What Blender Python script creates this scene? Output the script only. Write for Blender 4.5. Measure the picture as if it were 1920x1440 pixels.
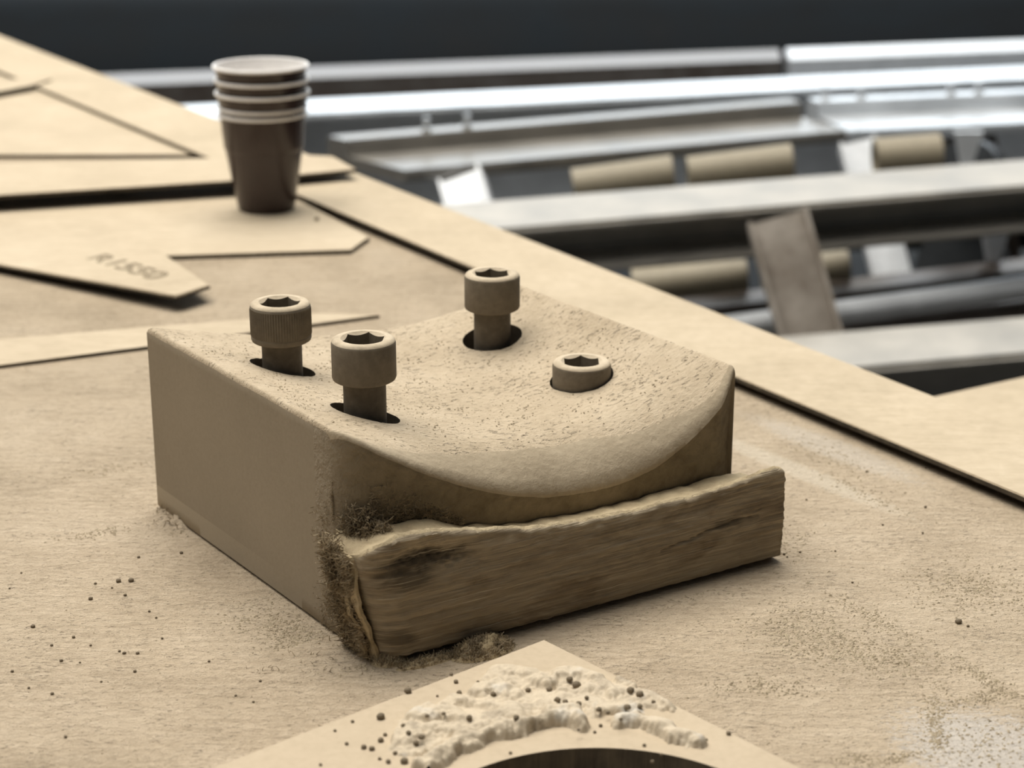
import bpy, bmesh, math, random
import numpy as np
from mathutils import Vector, Matrix, noise

for o in list(bpy.data.objects): bpy.data.objects.remove(o, do_unlink=True)
SC = bpy.context.scene
COL = SC.collection
MM = 0.001

# ------------------------------------------------------------------ camera
FPX, PITCH, CAMH = 3500.0, math.radians(18.5), 301.0
cam = bpy.data.cameras.new('camera')
cam.sensor_width = 36.0
cam.lens = FPX / 1920 * 36.0
cam.clip_start, cam.clip_end = 0.01, 60
cam.dof.use_dof = True
cam.dof.focus_distance = 0.69
cam.dof.aperture_fstop = 13.0
cam_ob = bpy.data.objects.new('camera', cam)
COL.objects.link(cam_ob)
cam_ob.location = (0, 0, CAMH * MM)
cam_ob.rotation_euler = (math.pi / 2 - PITCH, 0, 0)
SC.camera = cam_ob

# ------------------------------------------------------------------ world, lamps, exposure
SC.view_settings.view_transform = 'Standard'
SC.view_settings.look = 'None'
SC.view_settings.gamma = 1.0
SC.view_settings.exposure = 0.15
SC.view_settings.use_curve_mapping = False
w = bpy.data.worlds.new('hall_air')
SC.world = w
w.use_nodes = True
w.node_tree.nodes['Background'].inputs[0].default_value = (0.80, 0.90, 1.0, 1)
w.node_tree.nodes['Background'].inputs[1].default_value = 0.055

def area(name, loc, target, sx, sy, power, col):
    l = bpy.data.lights.new(name, 'AREA')
    l.shape = 'RECTANGLE'; l.size = sx; l.size_y = sy; l.energy = power; l.color = col
    o = bpy.data.objects.new(name, l); COL.objects.link(o)
    o.location = loc
    o.rotation_euler = (Vector(target) - Vector(loc)).to_track_quat('-Z', 'Y').to_euler()
    return o
area('hall_lamp_row', (-0.9, 2.4, 4.8), (-0.1, 0.9, 0), 5.0, 4.2, 480, (1.0, 0.965, 0.90))
area('hall_lamp_row_behind', (-3.2, -1.2, 5.0), (0.0, 0.9, 0), 4.0, 1.6, 55, (1.0, 0.965, 0.90))
area('hall_window_daylight', (0.5, 11.5, 2.7), (0.5, 0, 0.9), 14.0, 4.4, 620, (0.84, 0.93, 1.0))

# ------------------------------------------------------------------ helpers
cp, sp = math.cos(PITCH), math.sin(PITCH)
def px(u, v, z=0.0):
    """photo pixel -> point (mm) on the horizontal plane at height z (mm)"""
    a = (u - 960) / FPX; b = (720 - v) / FPX
    d = Vector((a, cp + b * sp, -sp + b * cp))
    t = (z - CAMH) / d.z
    return Vector((0, 0, CAMH)) + d * t
def pxd(u, v, y):
    """photo pixel -> point (mm) on the vertical plane at distance y (mm)"""
    a = (u - 960) / FPX; b = (720 - v) / FPX
    d = Vector((a, cp + b * sp, -sp + b * cp))
    return Vector((0, 0, CAMH)) + d * (y / d.y)

def tag(o, label=None, cat=None, group=None, kind=None):
    if label: o['label'] = label
    if cat: o['category'] = cat
    if group: o['group'] = group
    if kind: o['kind'] = kind
    return o
def empty(name, loc_mm=(0, 0, 0), rz=0.0):
    o = bpy.data.objects.new(name, None); COL.objects.link(o)
    o.location = Vector(loc_mm) * MM; o.rotation_euler = (0, 0, rz)
    o.empty_display_size = 0.02
    return o
def mesh_obj(name, verts, faces, mat, parent=None, smooth=None, mm=True):
    me = bpy.data.meshes.new(name)
    s = MM if mm else 1.0
    me.from_pydata([tuple(c * s for c in v) for v in verts], [], faces)
    me.validate()
    bm = bmesh.new(); bm.from_mesh(me)
    bmesh.ops.recalc_face_normals(bm, faces=bm.faces)
    bm.to_mesh(me); bm.free()
    if mat: me.materials.append(mat)
    if smooth is not None:
        me.polygons.foreach_set('use_smooth', [True] * len(me.polygons))
        if smooth < 179: me.set_sharp_from_angle(angle=math.radians(smooth))
    o = bpy.data.objects.new(name, me); COL.objects.link(o)
    if parent: o.parent = parent
    return o
def bm_obj(name, bm, mat, parent=None, smooth=None):
    me = bpy.data.meshes.new(name)
    bmesh.ops.recalc_face_normals(bm, faces=bm.faces)
    bm.to_mesh(me); bm.free()
    if mat: me.materials.append(mat)
    if smooth is not None:
        me.polygons.foreach_set('use_smooth', [True] * len(me.polygons))
        if smooth < 179: me.set_sharp_from_angle(angle=math.radians(smooth))
    o = bpy.data.objects.new(name, me); COL.objects.link(o)
    if parent: o.parent = parent
    return o
def prism(name, poly, z0, z1, mat, parent=None, bevel=0.0, edge_mat=None):
    """flat sheet: polygon (mm x,y), between heights z0 and z1 (mm); z may be a function of (x,y)"""
    f0 = z0 if callable(z0) else (lambda x, y: z0)
    f1 = z1 if callable(z1) else (lambda x, y: z1)
    bm = bmesh.new()
    lo = [bm.verts.new((p[0] * MM, p[1] * MM, f0(p[0], p[1]) * MM)) for p in poly]
    hi = [bm.verts.new((p[0] * MM, p[1] * MM, f1(p[0], p[1]) * MM)) for p in poly]
    n = len(poly)
    bm.faces.new(lo[::-1]); ft = bm.faces.new(hi)
    for i in range(n): bm.faces.new((lo[i], lo[(i + 1) % n], hi[(i + 1) % n], hi[i]))
    if edge_mat:
        for f in bm.faces:
            if f is not ft: f.material_index = 1
    if bevel > 0:
        r_ = bmesh.ops.bevel(bm, geom=list(ft.edges), offset=bevel * MM, segments=2, affect='EDGES', material=0)
    o = bm_obj(name, bm, mat, parent, 40)
    if edge_mat: o.data.materials.append(edge_mat)
    return o
def lathe(name, prof, mat, parent=None, seg=48, smooth=35, rfun=None, close=True):
    """prof: list of (r,z) mm from bottom axis outwards and up; r==0 closes on the axis"""
    V, F, rings = [], [], []
    for k, (r, z) in enumerate(prof):
        if r < 1e-6:
            rings.append([len(V)]); V.append((0, 0, z))
        else:
            ring = []
            for i in range(seg):
                a = 2 * math.pi * i / seg
                rr = rfun(r, z, a, k, i) if rfun else (r, z)
                ring.append(len(V)); V.append((rr[0] * math.cos(a), rr[0] * math.sin(a), rr[1]))
            rings.append(ring)
    for A, B in zip(rings[:-1], rings[1:]):
        for i in range(seg):
            j = (i + 1) % seg
            if len(A) == 1 and len(B) == 1: continue
            if len(A) == 1: F.append((A[0], B[i], B[j]))
            elif len(B) == 1: F.append((A[i], A[j], B[0]))
            else: F.append((A[i], A[j], B[j], B[i]))
    return mesh_obj(name, V, F, mat, parent, smooth)

# ------------------------------------------------------------------ materials
def new_mat(name):
    m = bpy.data.materials.new(name); m.use_nodes = True
    nt = m.node_tree; b = nt.nodes['Principled BSDF']
    return m, nt, b
def N(nt, t, **kw):
    n = nt.nodes.new(t)
    for k, v in kw.items(): setattr(n, k, v)
    return n
def tex_noise(nt, vec, scale, detail=4, rough=0.6, dist=0.0):
    n = N(nt, 'ShaderNodeTexNoise'); n.inputs['Scale'].default_value = scale
    n.inputs['Detail'].default_value = detail; n.inputs['Roughness'].default_value = rough
    n.inputs['Distortion'].default_value = dist
    nt.links.new(vec, n.inputs['Vector']); return n.outputs['Fac']
def ramp(nt, fac, stops):
    r = N(nt, 'ShaderNodeValToRGB')
    e = r.color_ramp.elements
    while len(e) < len(stops): e.new(0.5)
    for el, (p, c) in zip(e, stops):
        el.position = p; el.color = c if len(c) == 4 else (*c, 1)
    nt.links.new(fac, r.inputs[0]); return r.outputs['Color']
def mixc(nt, fac, a, b, mode='MIX'):
    m = N(nt, 'ShaderNodeMix', data_type='RGBA', blend_type=mode)
    for i, x in ((0, fac), (6, a), (7, b)):
        if hasattr(x, 'links') or hasattr(x, 'is_linked'): nt.links.new(x, m.inputs[i])
        elif i == 0: m.inputs[0].default_value = x
        else: m.inputs[i].default_value = (*x, 1)
    return m.outputs[2]
def math_n(nt, op, a, b=0.0):
    m = N(nt, 'ShaderNodeMath', operation=op)
    for i, x in ((0, a), (1, b)):
        if hasattr(x, 'is_linked'): nt.links.new(x, m.inputs[i])
        else: m.inputs[i].default_value = x
    return m.outputs[0]
def coords(nt, scale=(1, 1, 1), rot=(0, 0, 0), loc=(0, 0, 0), kind='Object'):
    tc = N(nt, 'ShaderNodeTexCoord'); mp = N(nt, 'ShaderNodeMapping')
    mp.inputs['Scale'].default_value = scale; mp.inputs['Rotation'].default_value = rot
    mp.inputs['Location'].default_value = loc
    nt.links.new(tc.outputs[kind], mp.inputs['Vector']); return mp.outputs['Vector']
def bump(nt, bsdf, hts):
    """hts: list of (height socket, distance m, strength)"""
    prev = None
    for h, d, s in hts:
        b = N(nt, 'ShaderNodeBump'); b.inputs['Distance'].default_value = d; b.inputs['Strength'].default_value = s
        nt.links.new(h, b.inputs['Height'])
        if prev: nt.links.new(prev, b.inputs['Normal'])
        prev = b.outputs['Normal']
    nt.links.new(prev, bsdf.inputs['Normal'])

DUST = (0.462, 0.370, 0.262); DUST_HI = (0.570, 0.470, 0.348); DUST_LO = (0.300, 0.236, 0.160)
def dust_mat(name, base=DUST, hi=DUST_HI, lo=DUST_LO, coarse=22, fine=420, bd=0.0006, bs=0.5, stretch=(1, 1, 1), rot=0.0,
             rough=0.95, streak=0.0, pits=0.0, patches=None):
    m, nt, b = new_mat(name)
    v = coords(nt); vs = coords(nt, stretch, (0, 0, rot))
    big = tex_noise(nt, v, coarse, 5, 0.6)
    mid = tex_noise(nt, vs, fine * 0.35, 4, 0.65, 0.3)
    fin = tex_noise(nt, vs, fine, 3, 0.7)
    c = ramp(nt, big, [(0.32, lo), (0.5, base), (0.72, hi)])
    c = mixc(nt, 0.42, c, ramp(nt, mid, [(0.3, lo), (0.5, base), (0.7, hi)]))
    if streak:
        st = tex_noise(nt, coords(nt, (1, 9, 1), (0, 0, rot + 0.4)), 40, 4, 0.6, 0.6)
        c = mixc(nt, streak, c, ramp(nt, st, [(0.35, lo), (0.5, base), (0.65, hi)]))
    hts = [(mid, bd * 2.2, bs), (fin, bd, bs)]
    if pits:
        pn = tex_noise(nt, coords(nt, (1.0, 2.4, 1.0), (0, 0, 0.45)), 300, 3, 0.55, 0.2)
        gate = tex_noise(nt, v, 45, 3, 0.6)
        th = math_n(nt, 'ADD', pn, math_n(nt, 'MULTIPLY', math_n(nt, 'SUBTRACT', gate, 0.5), 0.35))
        p = ramp(nt, th, [(0.615, (1, 1, 1)), (0.69, (0, 0, 0))])
        bw = N(nt, 'ShaderNodeRGBToBW'); nt.links.new(p, bw.inputs[0])
        hts.append((bw.outputs[0], 0.0010, pits))
        c = mixc(nt, 0.22, c, mixc(nt, 1.0, c, p, 'MULTIPLY'))  # pits darkened in the colour too, as small shadows
    if patches:                                   # places where the dust is scraped off down to bare grey steel
        geo = N(nt, 'ShaderNodeNewGeometry')
        for (cx, cy, rx, ry, ang, amount, pcol) in patches:
            mp = N(nt, 'ShaderNodeMapping', vector_type='TEXTURE')
            mp.inputs['Location'].default_value = (cx * MM, cy * MM, 0)
            mp.inputs['Rotation'].default_value = (0, 0, ang)
            mp.inputs['Scale'].default_value = (rx * MM, ry * MM, 1)
            nt.links.new(geo.outputs['Position'], mp.inputs['Vector'])
            ln = N(nt, 'ShaderNodeVectorMath', operation='LENGTH'); nt.links.new(mp.outputs[0], ln.inputs[0])
            d = math_n(nt, 'ADD', ln.outputs['Value'], math_n(nt, 'MULTIPLY', math_n(nt, 'SUBTRACT', mid, 0.5), 1.1))
            f = ramp(nt, math_n(nt, 'ADD', d, math_n(nt, 'MULTIPLY', math_n(nt, 'SUBTRACT', fin, 0.5), 1.3)), [(0.60, (amount,) * 3), (1.0, (0, 0, 0))])
            bwf = N(nt, 'ShaderNodeRGBToBW'); nt.links.new(f, bwf.inputs[0])
            c = mixc(nt, bwf.outputs[0], c, pcol)
    nt.links.new(c, b.inputs['Base Color'])
    b.inputs['Roughness'].default_value = rough
    b.inputs['Specular IOR Level'].default_value = 0.15
    bump(nt, b, hts)
    return m
def steel_mat(name, col, rough=0.4, metal=0.85, var=0.35, dark=None, scale=14, stretch=(1, 1, 1)):
    m, nt, b = new_mat(name)
    v = coords(nt, stretch)
    n1 = tex_noise(nt, v, scale, 6, 0.65)
    lo = dark or tuple(x * (1 - var) for x in col)
    nt.links.new(ramp(nt, n1, [(0.35, lo), (0.65, col)]), b.inputs['Base Color'])
    r = N(nt, 'ShaderNodeMapRange'); r.inputs['To Min'].default_value = rough * 0.8; r.inputs['To Max'].default_value = min(1, rough * 1.3)
    nt.links.new(n1, r.inputs['Value']); nt.links.new(r.outputs[0], b.inputs['Roughness'])
    b.inputs['Metallic'].default_value = metal
    return m
def plain(name, col, rough=0.5, metal=0.0, spec=0.5):
    m, nt, b = new_mat(name)
    v = coords(nt)
    n1 = tex_noise(nt, v, 90, 3)
    nt.links.new(ramp(nt, n1, [(0.3, tuple(x * 0.9 for x in col)), (0.7, tuple(min(1, x * 1.05) for x in col))]), b.inputs['Base Color'])
    b.inputs['Roughness'].default_value = rough; b.inputs['Metallic'].default_value = metal
    b.inputs['Specular IOR Level'].default_value = spec
    return m

bp = px(1880, 1425, 0)
M_TABLE = dust_mat('dusty_table_plate', coarse=16, fine=620, bd=0.0009, bs=0.9, stretch=(1, 1.8, 1), rot=0.35, streak=0.25, pits=0.55,
                   patches=[(bp.x, bp.y, 30, 42, 0.6, 0.75, (0.53, 0.49, 0.44)),
                            (px(1560, 840).x, px(1560, 840).y, 60, 12, -0.95, 0.55, (0.56, 0.50, 0.42)),
                            (px(1490, 880).x, px(1490, 880).y, 75, 8, -0.95, 0.5, (0.60, 0.53, 0.42))])
M_PLATE = dust_mat('dusty_sheet', coarse=12, fine=360, bd=0.0004, bs=0.4, stretch=(1, 2.2, 1), rot=0.1, streak=0.35,
                   base=(0.51, 0.42, 0.300), hi=(0.60, 0.505, 0.372), lo=(0.40, 0.325, 0.228))
M_STRIP = dust_mat('dusty_edge_strip', coarse=12, fine=380, bd=0.0004, bs=0.4, stretch=(1, 1, 1), streak=0.2,
                   base=(0.50, 0.412, 0.292), hi=(0.59, 0.495, 0.365), lo=(0.39, 0.318, 0.222))
M_EDGE = dust_mat('dark_cut_edge', coarse=60, fine=700, bd=0.0002, bs=0.3, base=(0.075, 0.062, 0.046), hi=(0.15, 0.125, 0.09), lo=(0.04, 0.034, 0.026))  # cut edges and undersides, coloured dark to deepen the gap shade
M_FRONT = dust_mat('dusty_thick_plate', coarse=10, fine=900, bd=0.0002, bs=0.3, base=(0.485, 0.395, 0.282), hi=(0.535, 0.44, 0.32), lo=(0.42, 0.34, 0.24))
M_BTOP = dust_mat('dusty_block_top', coarse=26, fine=1100, bd=0.0004, bs=0.7, stretch=(1, 1.8, 1), rot=0.3, pits=0.7,
                  base=(0.505, 0.410, 0.290), hi=(0.60, 0.50, 0.365), lo=(0.39, 0.31, 0.21))
M_BAND = dust_mat('smooth_worn_rim', coarse=30, fine=1000, bd=0.0003, bs=0.5, base=(0.385, 0.315, 0.22), hi=(0.45, 0.375, 0.268), lo=(0.31, 0.25, 0.17))  # worn band, its colour also lowered for shade on the rolled front
M_BSIDE = dust_mat('dusty_block_side', coarse=14, fine=1500, bd=0.0001, bs=0.25, base=(0.33, 0.275, 0.20), hi=(0.36, 0.30, 0.22), lo=(0.29, 0.24, 0.172))
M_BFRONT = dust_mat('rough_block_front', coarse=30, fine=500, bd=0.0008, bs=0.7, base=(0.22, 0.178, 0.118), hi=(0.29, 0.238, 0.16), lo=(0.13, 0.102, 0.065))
M_CLUMP = dust_mat('swarf_dust', coarse=60, fine=700, bd=0.0006, bs=0.6, base=(0.40, 0.315, 0.19), hi=(0.52, 0.42, 0.27), lo=(0.20, 0.155, 0.09))
M_BEAD = dust_mat('spatter_bead', coarse=300, fine=900, bd=0.0002, bs=0.4, base=(0.21, 0.165, 0.11), hi=(0.36, 0.29, 0.20), lo=(0.10, 0.08, 0.055), rough=0.7)
M_BOLT = dust_mat('dusty_black_steel', coarse=60, fine=900, bd=0.00012, bs=0.35, base=(0.185, 0.155, 0.115), hi=(0.25, 0.21, 0.155), lo=(0.135, 0.112, 0.082), rough=0.75)
M_BOLTTOP = dust_mat('dust_on_bolt_head', coarse=90, fine=1200, bd=0.0002, bs=0.4, base=(0.53, 0.44, 0.32), hi=(0.62, 0.525, 0.39), lo=(0.40, 0.33, 0.235))
M_SHANK = dust_mat('dark_steel_shank', coarse=60, fine=900, bd=0.0001, bs=0.3, base=(0.13, 0.108, 0.08), hi=(0.19, 0.155, 0.115), lo=(0.09, 0.075, 0.058), rough=0.6)

def foot_stripe(m):
    nt = m.node_tree; b = nt.nodes['Principled BSDF']
    old = b.inputs['Base Color'].links[0].from_socket
    sx = N(nt, 'ShaderNodeSeparateXYZ'); tc = N(nt, 'ShaderNodeTexCoord'); nt.links.new(tc.outputs['Object'], sx.inputs[0])
    k = math_n(nt, 'MULTIPLY', math_n(nt, 'LESS_THAN', sx.outputs[2], 0.0105), math_n(nt, 'MULTIPLY', math_n(nt, 'SUBTRACT', sx.outputs[1], 0.035), 6.5))
    k = math_n(nt, 'MAXIMUM', k, 0.0)
    nt.links.new(mixc(nt, math_n(nt, 'MINIMUM', k, 0.6), old, (0.46, 0.385, 0.28)), b.inputs['Base Color'])
foot_stripe(M_BSIDE)
def corner_fade(m):  # side colour runs to dark front: dirt, plus painted shade of the curve
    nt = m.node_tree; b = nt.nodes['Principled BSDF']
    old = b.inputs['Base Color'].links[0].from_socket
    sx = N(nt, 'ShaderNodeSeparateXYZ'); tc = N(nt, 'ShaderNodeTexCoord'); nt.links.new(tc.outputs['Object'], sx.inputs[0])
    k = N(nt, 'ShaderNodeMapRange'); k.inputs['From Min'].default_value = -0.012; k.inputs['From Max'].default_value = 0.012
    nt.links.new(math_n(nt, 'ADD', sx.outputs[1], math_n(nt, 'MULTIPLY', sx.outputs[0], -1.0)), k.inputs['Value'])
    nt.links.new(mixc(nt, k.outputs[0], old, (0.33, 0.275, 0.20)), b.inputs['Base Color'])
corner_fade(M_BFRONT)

# ------------------------------------------------------------------ large structure: hall floor and back wall
m_floor = plain('concrete_floor', (0.06, 0.058, 0.055), 0.9)
m_wall = plain('dark_hall_wall', (0.03, 0.034, 0.038), 0.8)
FLZ = -850.0
fl = mesh_obj('floor', [(-8000, -4000, FLZ), (8000, -4000, FLZ), (8000, 12000, FLZ), (-8000, 12000, FLZ),
                        (-8000, -4000, FLZ - 60), (8000, -4000, FLZ - 60), (8000, 12000, FLZ - 60), (-8000, 12000, FLZ - 60)],
              [(0, 1, 2, 3), (7, 6, 5, 4), (0, 4, 5, 1), (1, 5, 6, 2), (2, 6, 7, 3), (3, 7, 4, 0)], m_floor)
tag(fl, kind='structure', label='dark concrete hall floor under the beams and the table', cat='floor')

V, F = [(-8000, 11800, FLZ), (8000, 11800, FLZ), (8000, 12000, FLZ), (-8000, 12000, FLZ), (-8000, 11800, 6000), (8000, 11800, 6000), (8000, 12000, 6000), (-8000, 12000, 6000)], \
       [(3, 2, 1, 0), (4, 5, 6, 7), (0, 1, 5, 4), (1, 2, 6, 5), (2, 3, 7, 6), (3, 0, 4, 7)]
wb = mesh_obj('wall_back', V, F, m_wall)
tag(wb, kind='structure', label='dark far wall of the hall behind the pipe and beams', cat='wall')

# ------------------------------------------------------------------ the table: top plate on a frame with legs
t_root = empty('work_table', (-700, 1100, FLZ))
tag(t_root, 'heavy steel work table covered in beige grinding dust', 'table')
def P2(*a, z=0.0): return [px(u, v, z) for u, v in a]
e0, e1 = px(670, 325, 7), px(1920, 808, 7)           # outer edge of the edge strip
edir = (e1 - e0).normalized()
def on_edge(y, off=0.0):
    p = e0 + edir * ((y - e0.y) / edir.y)
    nrm = Vector((-edir.y, edir.x, 0));  nrm = nrm if nrm.x > 0 else -nrm
    return p + nrm * off
ynear, yfar = 300.0, 2230.0
a, b_ = on_edge(ynear, -14), on_edge(yfar, -14)
tp = prism('table_top', [(-1500, ynear), (a.x, a.y), (b_.x, b_.y), (-1500, yfar)], -12, 0, M_TABLE)
tp.parent = t_root; tp.matrix_parent_inverse = Matrix.Translation(-t_root.location)
m_frame = steel_mat('painted_table_frame', (0.10, 0.095, 0.09), 0.6, 0.3)
def boxv(x0, x1, y0, y1, z0, z1):
    return ([(x0, y0, z0), (x1, y0, z0), (x1, y1, z0), (x0, y1, z0), (x0, y0, z1), (x1, y0, z1), (x1, y1, z1), (x0, y1, z1)],
            [(3, 2, 1, 0), (4, 5, 6, 7), (0, 1, 5, 4), (1, 2, 6, 5), (2, 3, 7, 6), (3, 0, 4, 7)])
for (lx, ly) in ((-1420, 380), (on_edge(380).x - 120, 380), (-1420, 2100), (on_edge(2100).x - 120, 2100)):
    V, F = boxv(lx - 40, lx + 40, ly - 40, ly + 40, FLZ, -12)
    o = mesh_obj('leg', V, F, m_frame, t_root); o.matrix_parent_inverse = Matrix.Translation(-t_root.location)

# edge strip lying along the table edge, on two packers
s_in0, s_in1 = px(870, 494, 7), px(1920, 930, 7)
sdir = (s_in1 - s_in0).normalized()
def on_in(y): return s_in0 + sdir * ((y - s_in0.y) / sdir.y)
st_root = empty('edge_strip', (on_edge(900).x, 900, 0))
tag(st_root, 'long narrow dusty steel strip lying along the table edge beside the beams', 'steel strip')
far_y = 2225.0
poly = [on_in(ynear), on_edge(ynear), on_edge(1380), on_in(1380)]
def part_world(o, root):
    o.parent = root; o.matrix_parent_inverse = root.matrix_world.inverted() if False else Matrix.Translation(-root.location)
    return o
def half(y0, y1): return [on_in(y0), on_edge(y0), on_edge(y1), on_in(y1)]
o = prism('strip_plate', [(p.x, p.y) for p in half(ynear, far_y)], 4.4, 7.0, M_STRIP, bevel=0.5, edge_mat=M_EDGE); part_world(o, st_root)
for y in (420, 900, 1500, 2050):
    q = half(y, y + 60); c = sum(q, Vector()) / 4
    q = [c + (p - c) * 0.72 for p in q]
    o = prism('packer', [(p.x, p.y) for p in q], 0.0, 4.4, m_frame); part_world(o, st_root)

# ------------------------------------------------------------------ loose sheets lying on the table
def sheet(name, pix, zt, th, label, mat=M_PLATE, tiltz=None, z0=None, cat='steel sheet', bevel=0.4):
    pts = [px(u, v, zt) for u, v in pix]
    c = sum(pts, Vector()) / len(pts)
    r = prism(name, [(p.x - c.x, p.y - c.y) for p in pts],
              (lambda x, y: (tiltz(x + c.x, y + c.y) if tiltz else 0) + zt - th),
              (lambda x, y: (tiltz(x + c.x, y + c.y) if tiltz else 0) + zt), mat, None, bevel, M_EDGE)
    r.location = (c.x * MM, c.y * MM, 0)
    tag(r, label, cat)
    return r
sheet('offcut_sheet', [(-60, 692), (285, 648), (712, 590), (596, 587), (-60, 640)], 2.0, 2.0,
      'narrow dusty sheet offcut with a pointed tip lying behind the block')
sheet('cup_sheet', [(-80, 470), (322, 479), (658, 468), (692, 444), (556, 372), (430, 342), (-80, 366)], 3.0, 3.0,
      'wide dusty steel sheet with clipped corner under the brown cup stack')
# far sheet, held up on a small packer so that its near edge throws a dark gap
fs = empty('raised_far_sheet', px(200, 340, 3)); fs.location.z = 0.003
tag(fs, 'dusty steel sheet lifted above the others behind the cups, black gap below', 'steel sheet')
pts = [px(u, v, 15) for u, v in [(-90, 371), (440, 338), (668, 317), (624, 293), (585, 291), (560, 297), (410, 296), (-90, 306)]]
o = prism('sheet_plate', [(p.x, p.y) for p in pts], 12.0, 15.0, M_PLATE, bevel=0.4, edge_mat=M_EDGE); part_world(o, fs); o.matrix_parent_inverse = Matrix.Translation(-fs.location)
for q in ([(-70, 345), (-20, 342), (-20, 325), (-70, 328)], [(200, 332), (240, 330), (240, 316), (200, 318)], [(452, 322), (500, 319), (500, 308), (452, 310)]):
    pq = [px(u, v, 9) for u, v in q]
    o = prism('packer', [(p.x, p.y) for p in pq], 0.0 if q[0][0] != 452 else 7.0, 12.0, m_frame); part_world(o, fs); o.matrix_parent_inverse = Matrix.Translation(-fs.location)
sheet('back_sheet', [(-90, 290), (385, 290), (405, 287), (20, 112), (-90, 70)], 3.2, 3.2,
      'large dusty sheet behind the raised sheet at the far end of the table')
sheet('pointed_offcut', [(-60, 152), (60, 146), (97, 148), (60, 160), (-60, 182)], 9.0, 2.5,
      'thin pointed dusty offcut tilted up on the far sheet', tiltz=lambda x, y: 0.0)
# numbered tag plate, its tip raised
tg = empty('number_plate', px(150, 490, 3)); tg.location.z = 0.003
tag(tg, 'dusty pointed plate stamped R1550 with its tip lifted off the table', 'steel plate')
tpx = [(-90, 470), (330, 557), (394, 538), (300, 470), (240, 446), (175, 438), (120, 442), (-90, 405)]
tpts = [px(u, v, 9) for u, v in tpx]
tipx, basx = tpts[1].x, tpts[0].x
def tz(x, y=0): return 5.6 + 4.2 * max(0, min(1.2, (x - basx) / (tipx - basx)))
o = prism('plate', [(p.x, p.y) for p in tpts], lambda x, y: tz(x) - 2.4, lambda x, y: tz(x), M_PLATE, bevel=0.7, edge_mat=M_EDGE)
part_world(o, tg); o.matrix_parent_inverse = Matrix.Translation(-tg.location)
plate_ob = o
pq = [px(u, v, 4) for u, v in [(-80, 462), (-20, 472), (-20, 440), (-80, 430)]]
o = prism('packer', [(p.x, p.y) for p in pq], 0.0, 3.2, m_frame); part_world(o, tg); o.matrix_parent_inverse = Matrix.Translation(-tg.location)
pq = [px(u, v, 4) for u, v in [(140, 478), (200, 480), (200, 465), (140, 463)]]
o = prism('packer', [(p.x, p.y) for p in pq], 3.0, 5.2, m_frame); part_world(o, tg); o.matrix_parent_inverse = Matrix.Translation(-tg.location)
m_ink = dust_mat('stamped_groove', coarse=80, fine=600, base=(0.17, 0.135, 0.085), hi=(0.26, 0.205, 0.13), lo=(0.10, 0.08, 0.05))
cu = bpy.data.curves.new('lettering', 'FONT'); cu.body = 'R1550'; cu.align_x = 'CENTER'; cu.align_y = 'CENTER'
cu.size = 1.0; cu.extrude = 0.004; cu.fill_mode = 'NONE'; cu.bevel_depth = 0.028; cu.bevel_resolution = 0
tmp = bpy.data.objects.new('tmp', cu); COL.objects.link(tmp)
dg = bpy.context.evaluated_depsgraph_get()
me = bpy.data.meshes.new_from_object(tmp.evaluated_get(dg)); bpy.data.objects.remove(tmp)
A, B = px(166, 478, 9.5), px(318, 530, 9.5)
xs = [v.co.x for v in me.vertices]; ys = [v.co.y for v in me.vertices]
bw_ = max(xs) - min(xs); bh_ = max(ys) - min(ys)
ax = (px(289, 515, 9) - px(190, 481, 9)); L_ = ax.length * 1.27; ax.normalize()
ay = (px(232, 487, 9) - px(194, 496, 9)); lh_ = ay.length * 1.05; ay.normalize()
Cc = px(240, 498, 9.3)
tzx = tz
for v in me.vertices:
    X = (v.co.x - (max(xs) + min(xs)) / 2) / bw_ * L_; Y = (v.co.y - (max(ys) + min(ys)) / 2) / bh_ * lh_
    p = Cc + ax * X + ay * Y
    v.co = Vector((p.x, p.y, tz(p.x) + 0.05 + v.co.z * 6)) * MM
me.materials.clear(); me.materials.append(m_ink)
lo = bpy.data.objects.new('stamped_lettering', me); COL.objects.link(lo)
lo.parent = tg; lo.matrix_parent_inverse = Matrix.Translation(-tg.location)
lo['label'] = 'dark stamped characters R1550'

# ------------------------------------------------------------------ the saddle block
OB = Vector((-63, 611, 0)); YAW = math.atan2(0.576, 0.815)
W_, NR_L, NR_R = 178.0, -151.0, -138.0
def n_rear(u): return NR_L + (NR_R - NR_L) * u / W_
def n_front(u):
    base = 14.0 + 4.0 * u / W_
    rl, rr = 15.0, 13.0
    d = 0.0
    if u < rl: d = rl - math.sqrt(max(0, rl * rl - (rl - u) ** 2))
    if u > W_ - rr:
        q = (u - (W_ - rr)) / rr; d = 7.0 * q ** 1.3
    return base - d
def ztop(u, n):
    """scooped top: a shallow trough that deepens and rolls over the front edge"""
    s = min(1.0, max(0.0, u / W_))
    A_ = 13.0 + 5.0 * min(1, max(0, (n + 151) / 47.0)) + 2.0 * min(1, max(0, (n + 104) / 63.0))
    sw = s ** 1.2
    z = 80.0 - 6.0 * s - A_ * 4 * sw * (1 - sw)
    if n > -40:
        t = min(1, (n + 40) / 57.0)
        t2 = max(0, min(1, (n + 12) / 29.0))
        roll = 2.5 * t ** 1.7 + 15.0 * (1 - math.sqrt(1 - (0.93 * t2) ** 2)) / 0.632
        z -= roll * (1 - abs(2 * s ** 1.12 - 1) ** 2.6)
    return z
HOLES = [(34.0, -34.0), (34.0, -98.0), (140.5, -104.5), (141.0, -41.0)]
blk = empty('saddle_block', OB, YAW)
tag(blk, 'dust-covered steel saddle block with scooped top and four bolt holes', 'machine part')
NU, NT = 190, 190
us = []
for i in range(NU + 1):
    q = i / NU
    us.append(W_ * (q - 0.11 * math.sin(2 * math.pi * q) / (2 * math.pi) * 3.2))
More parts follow.
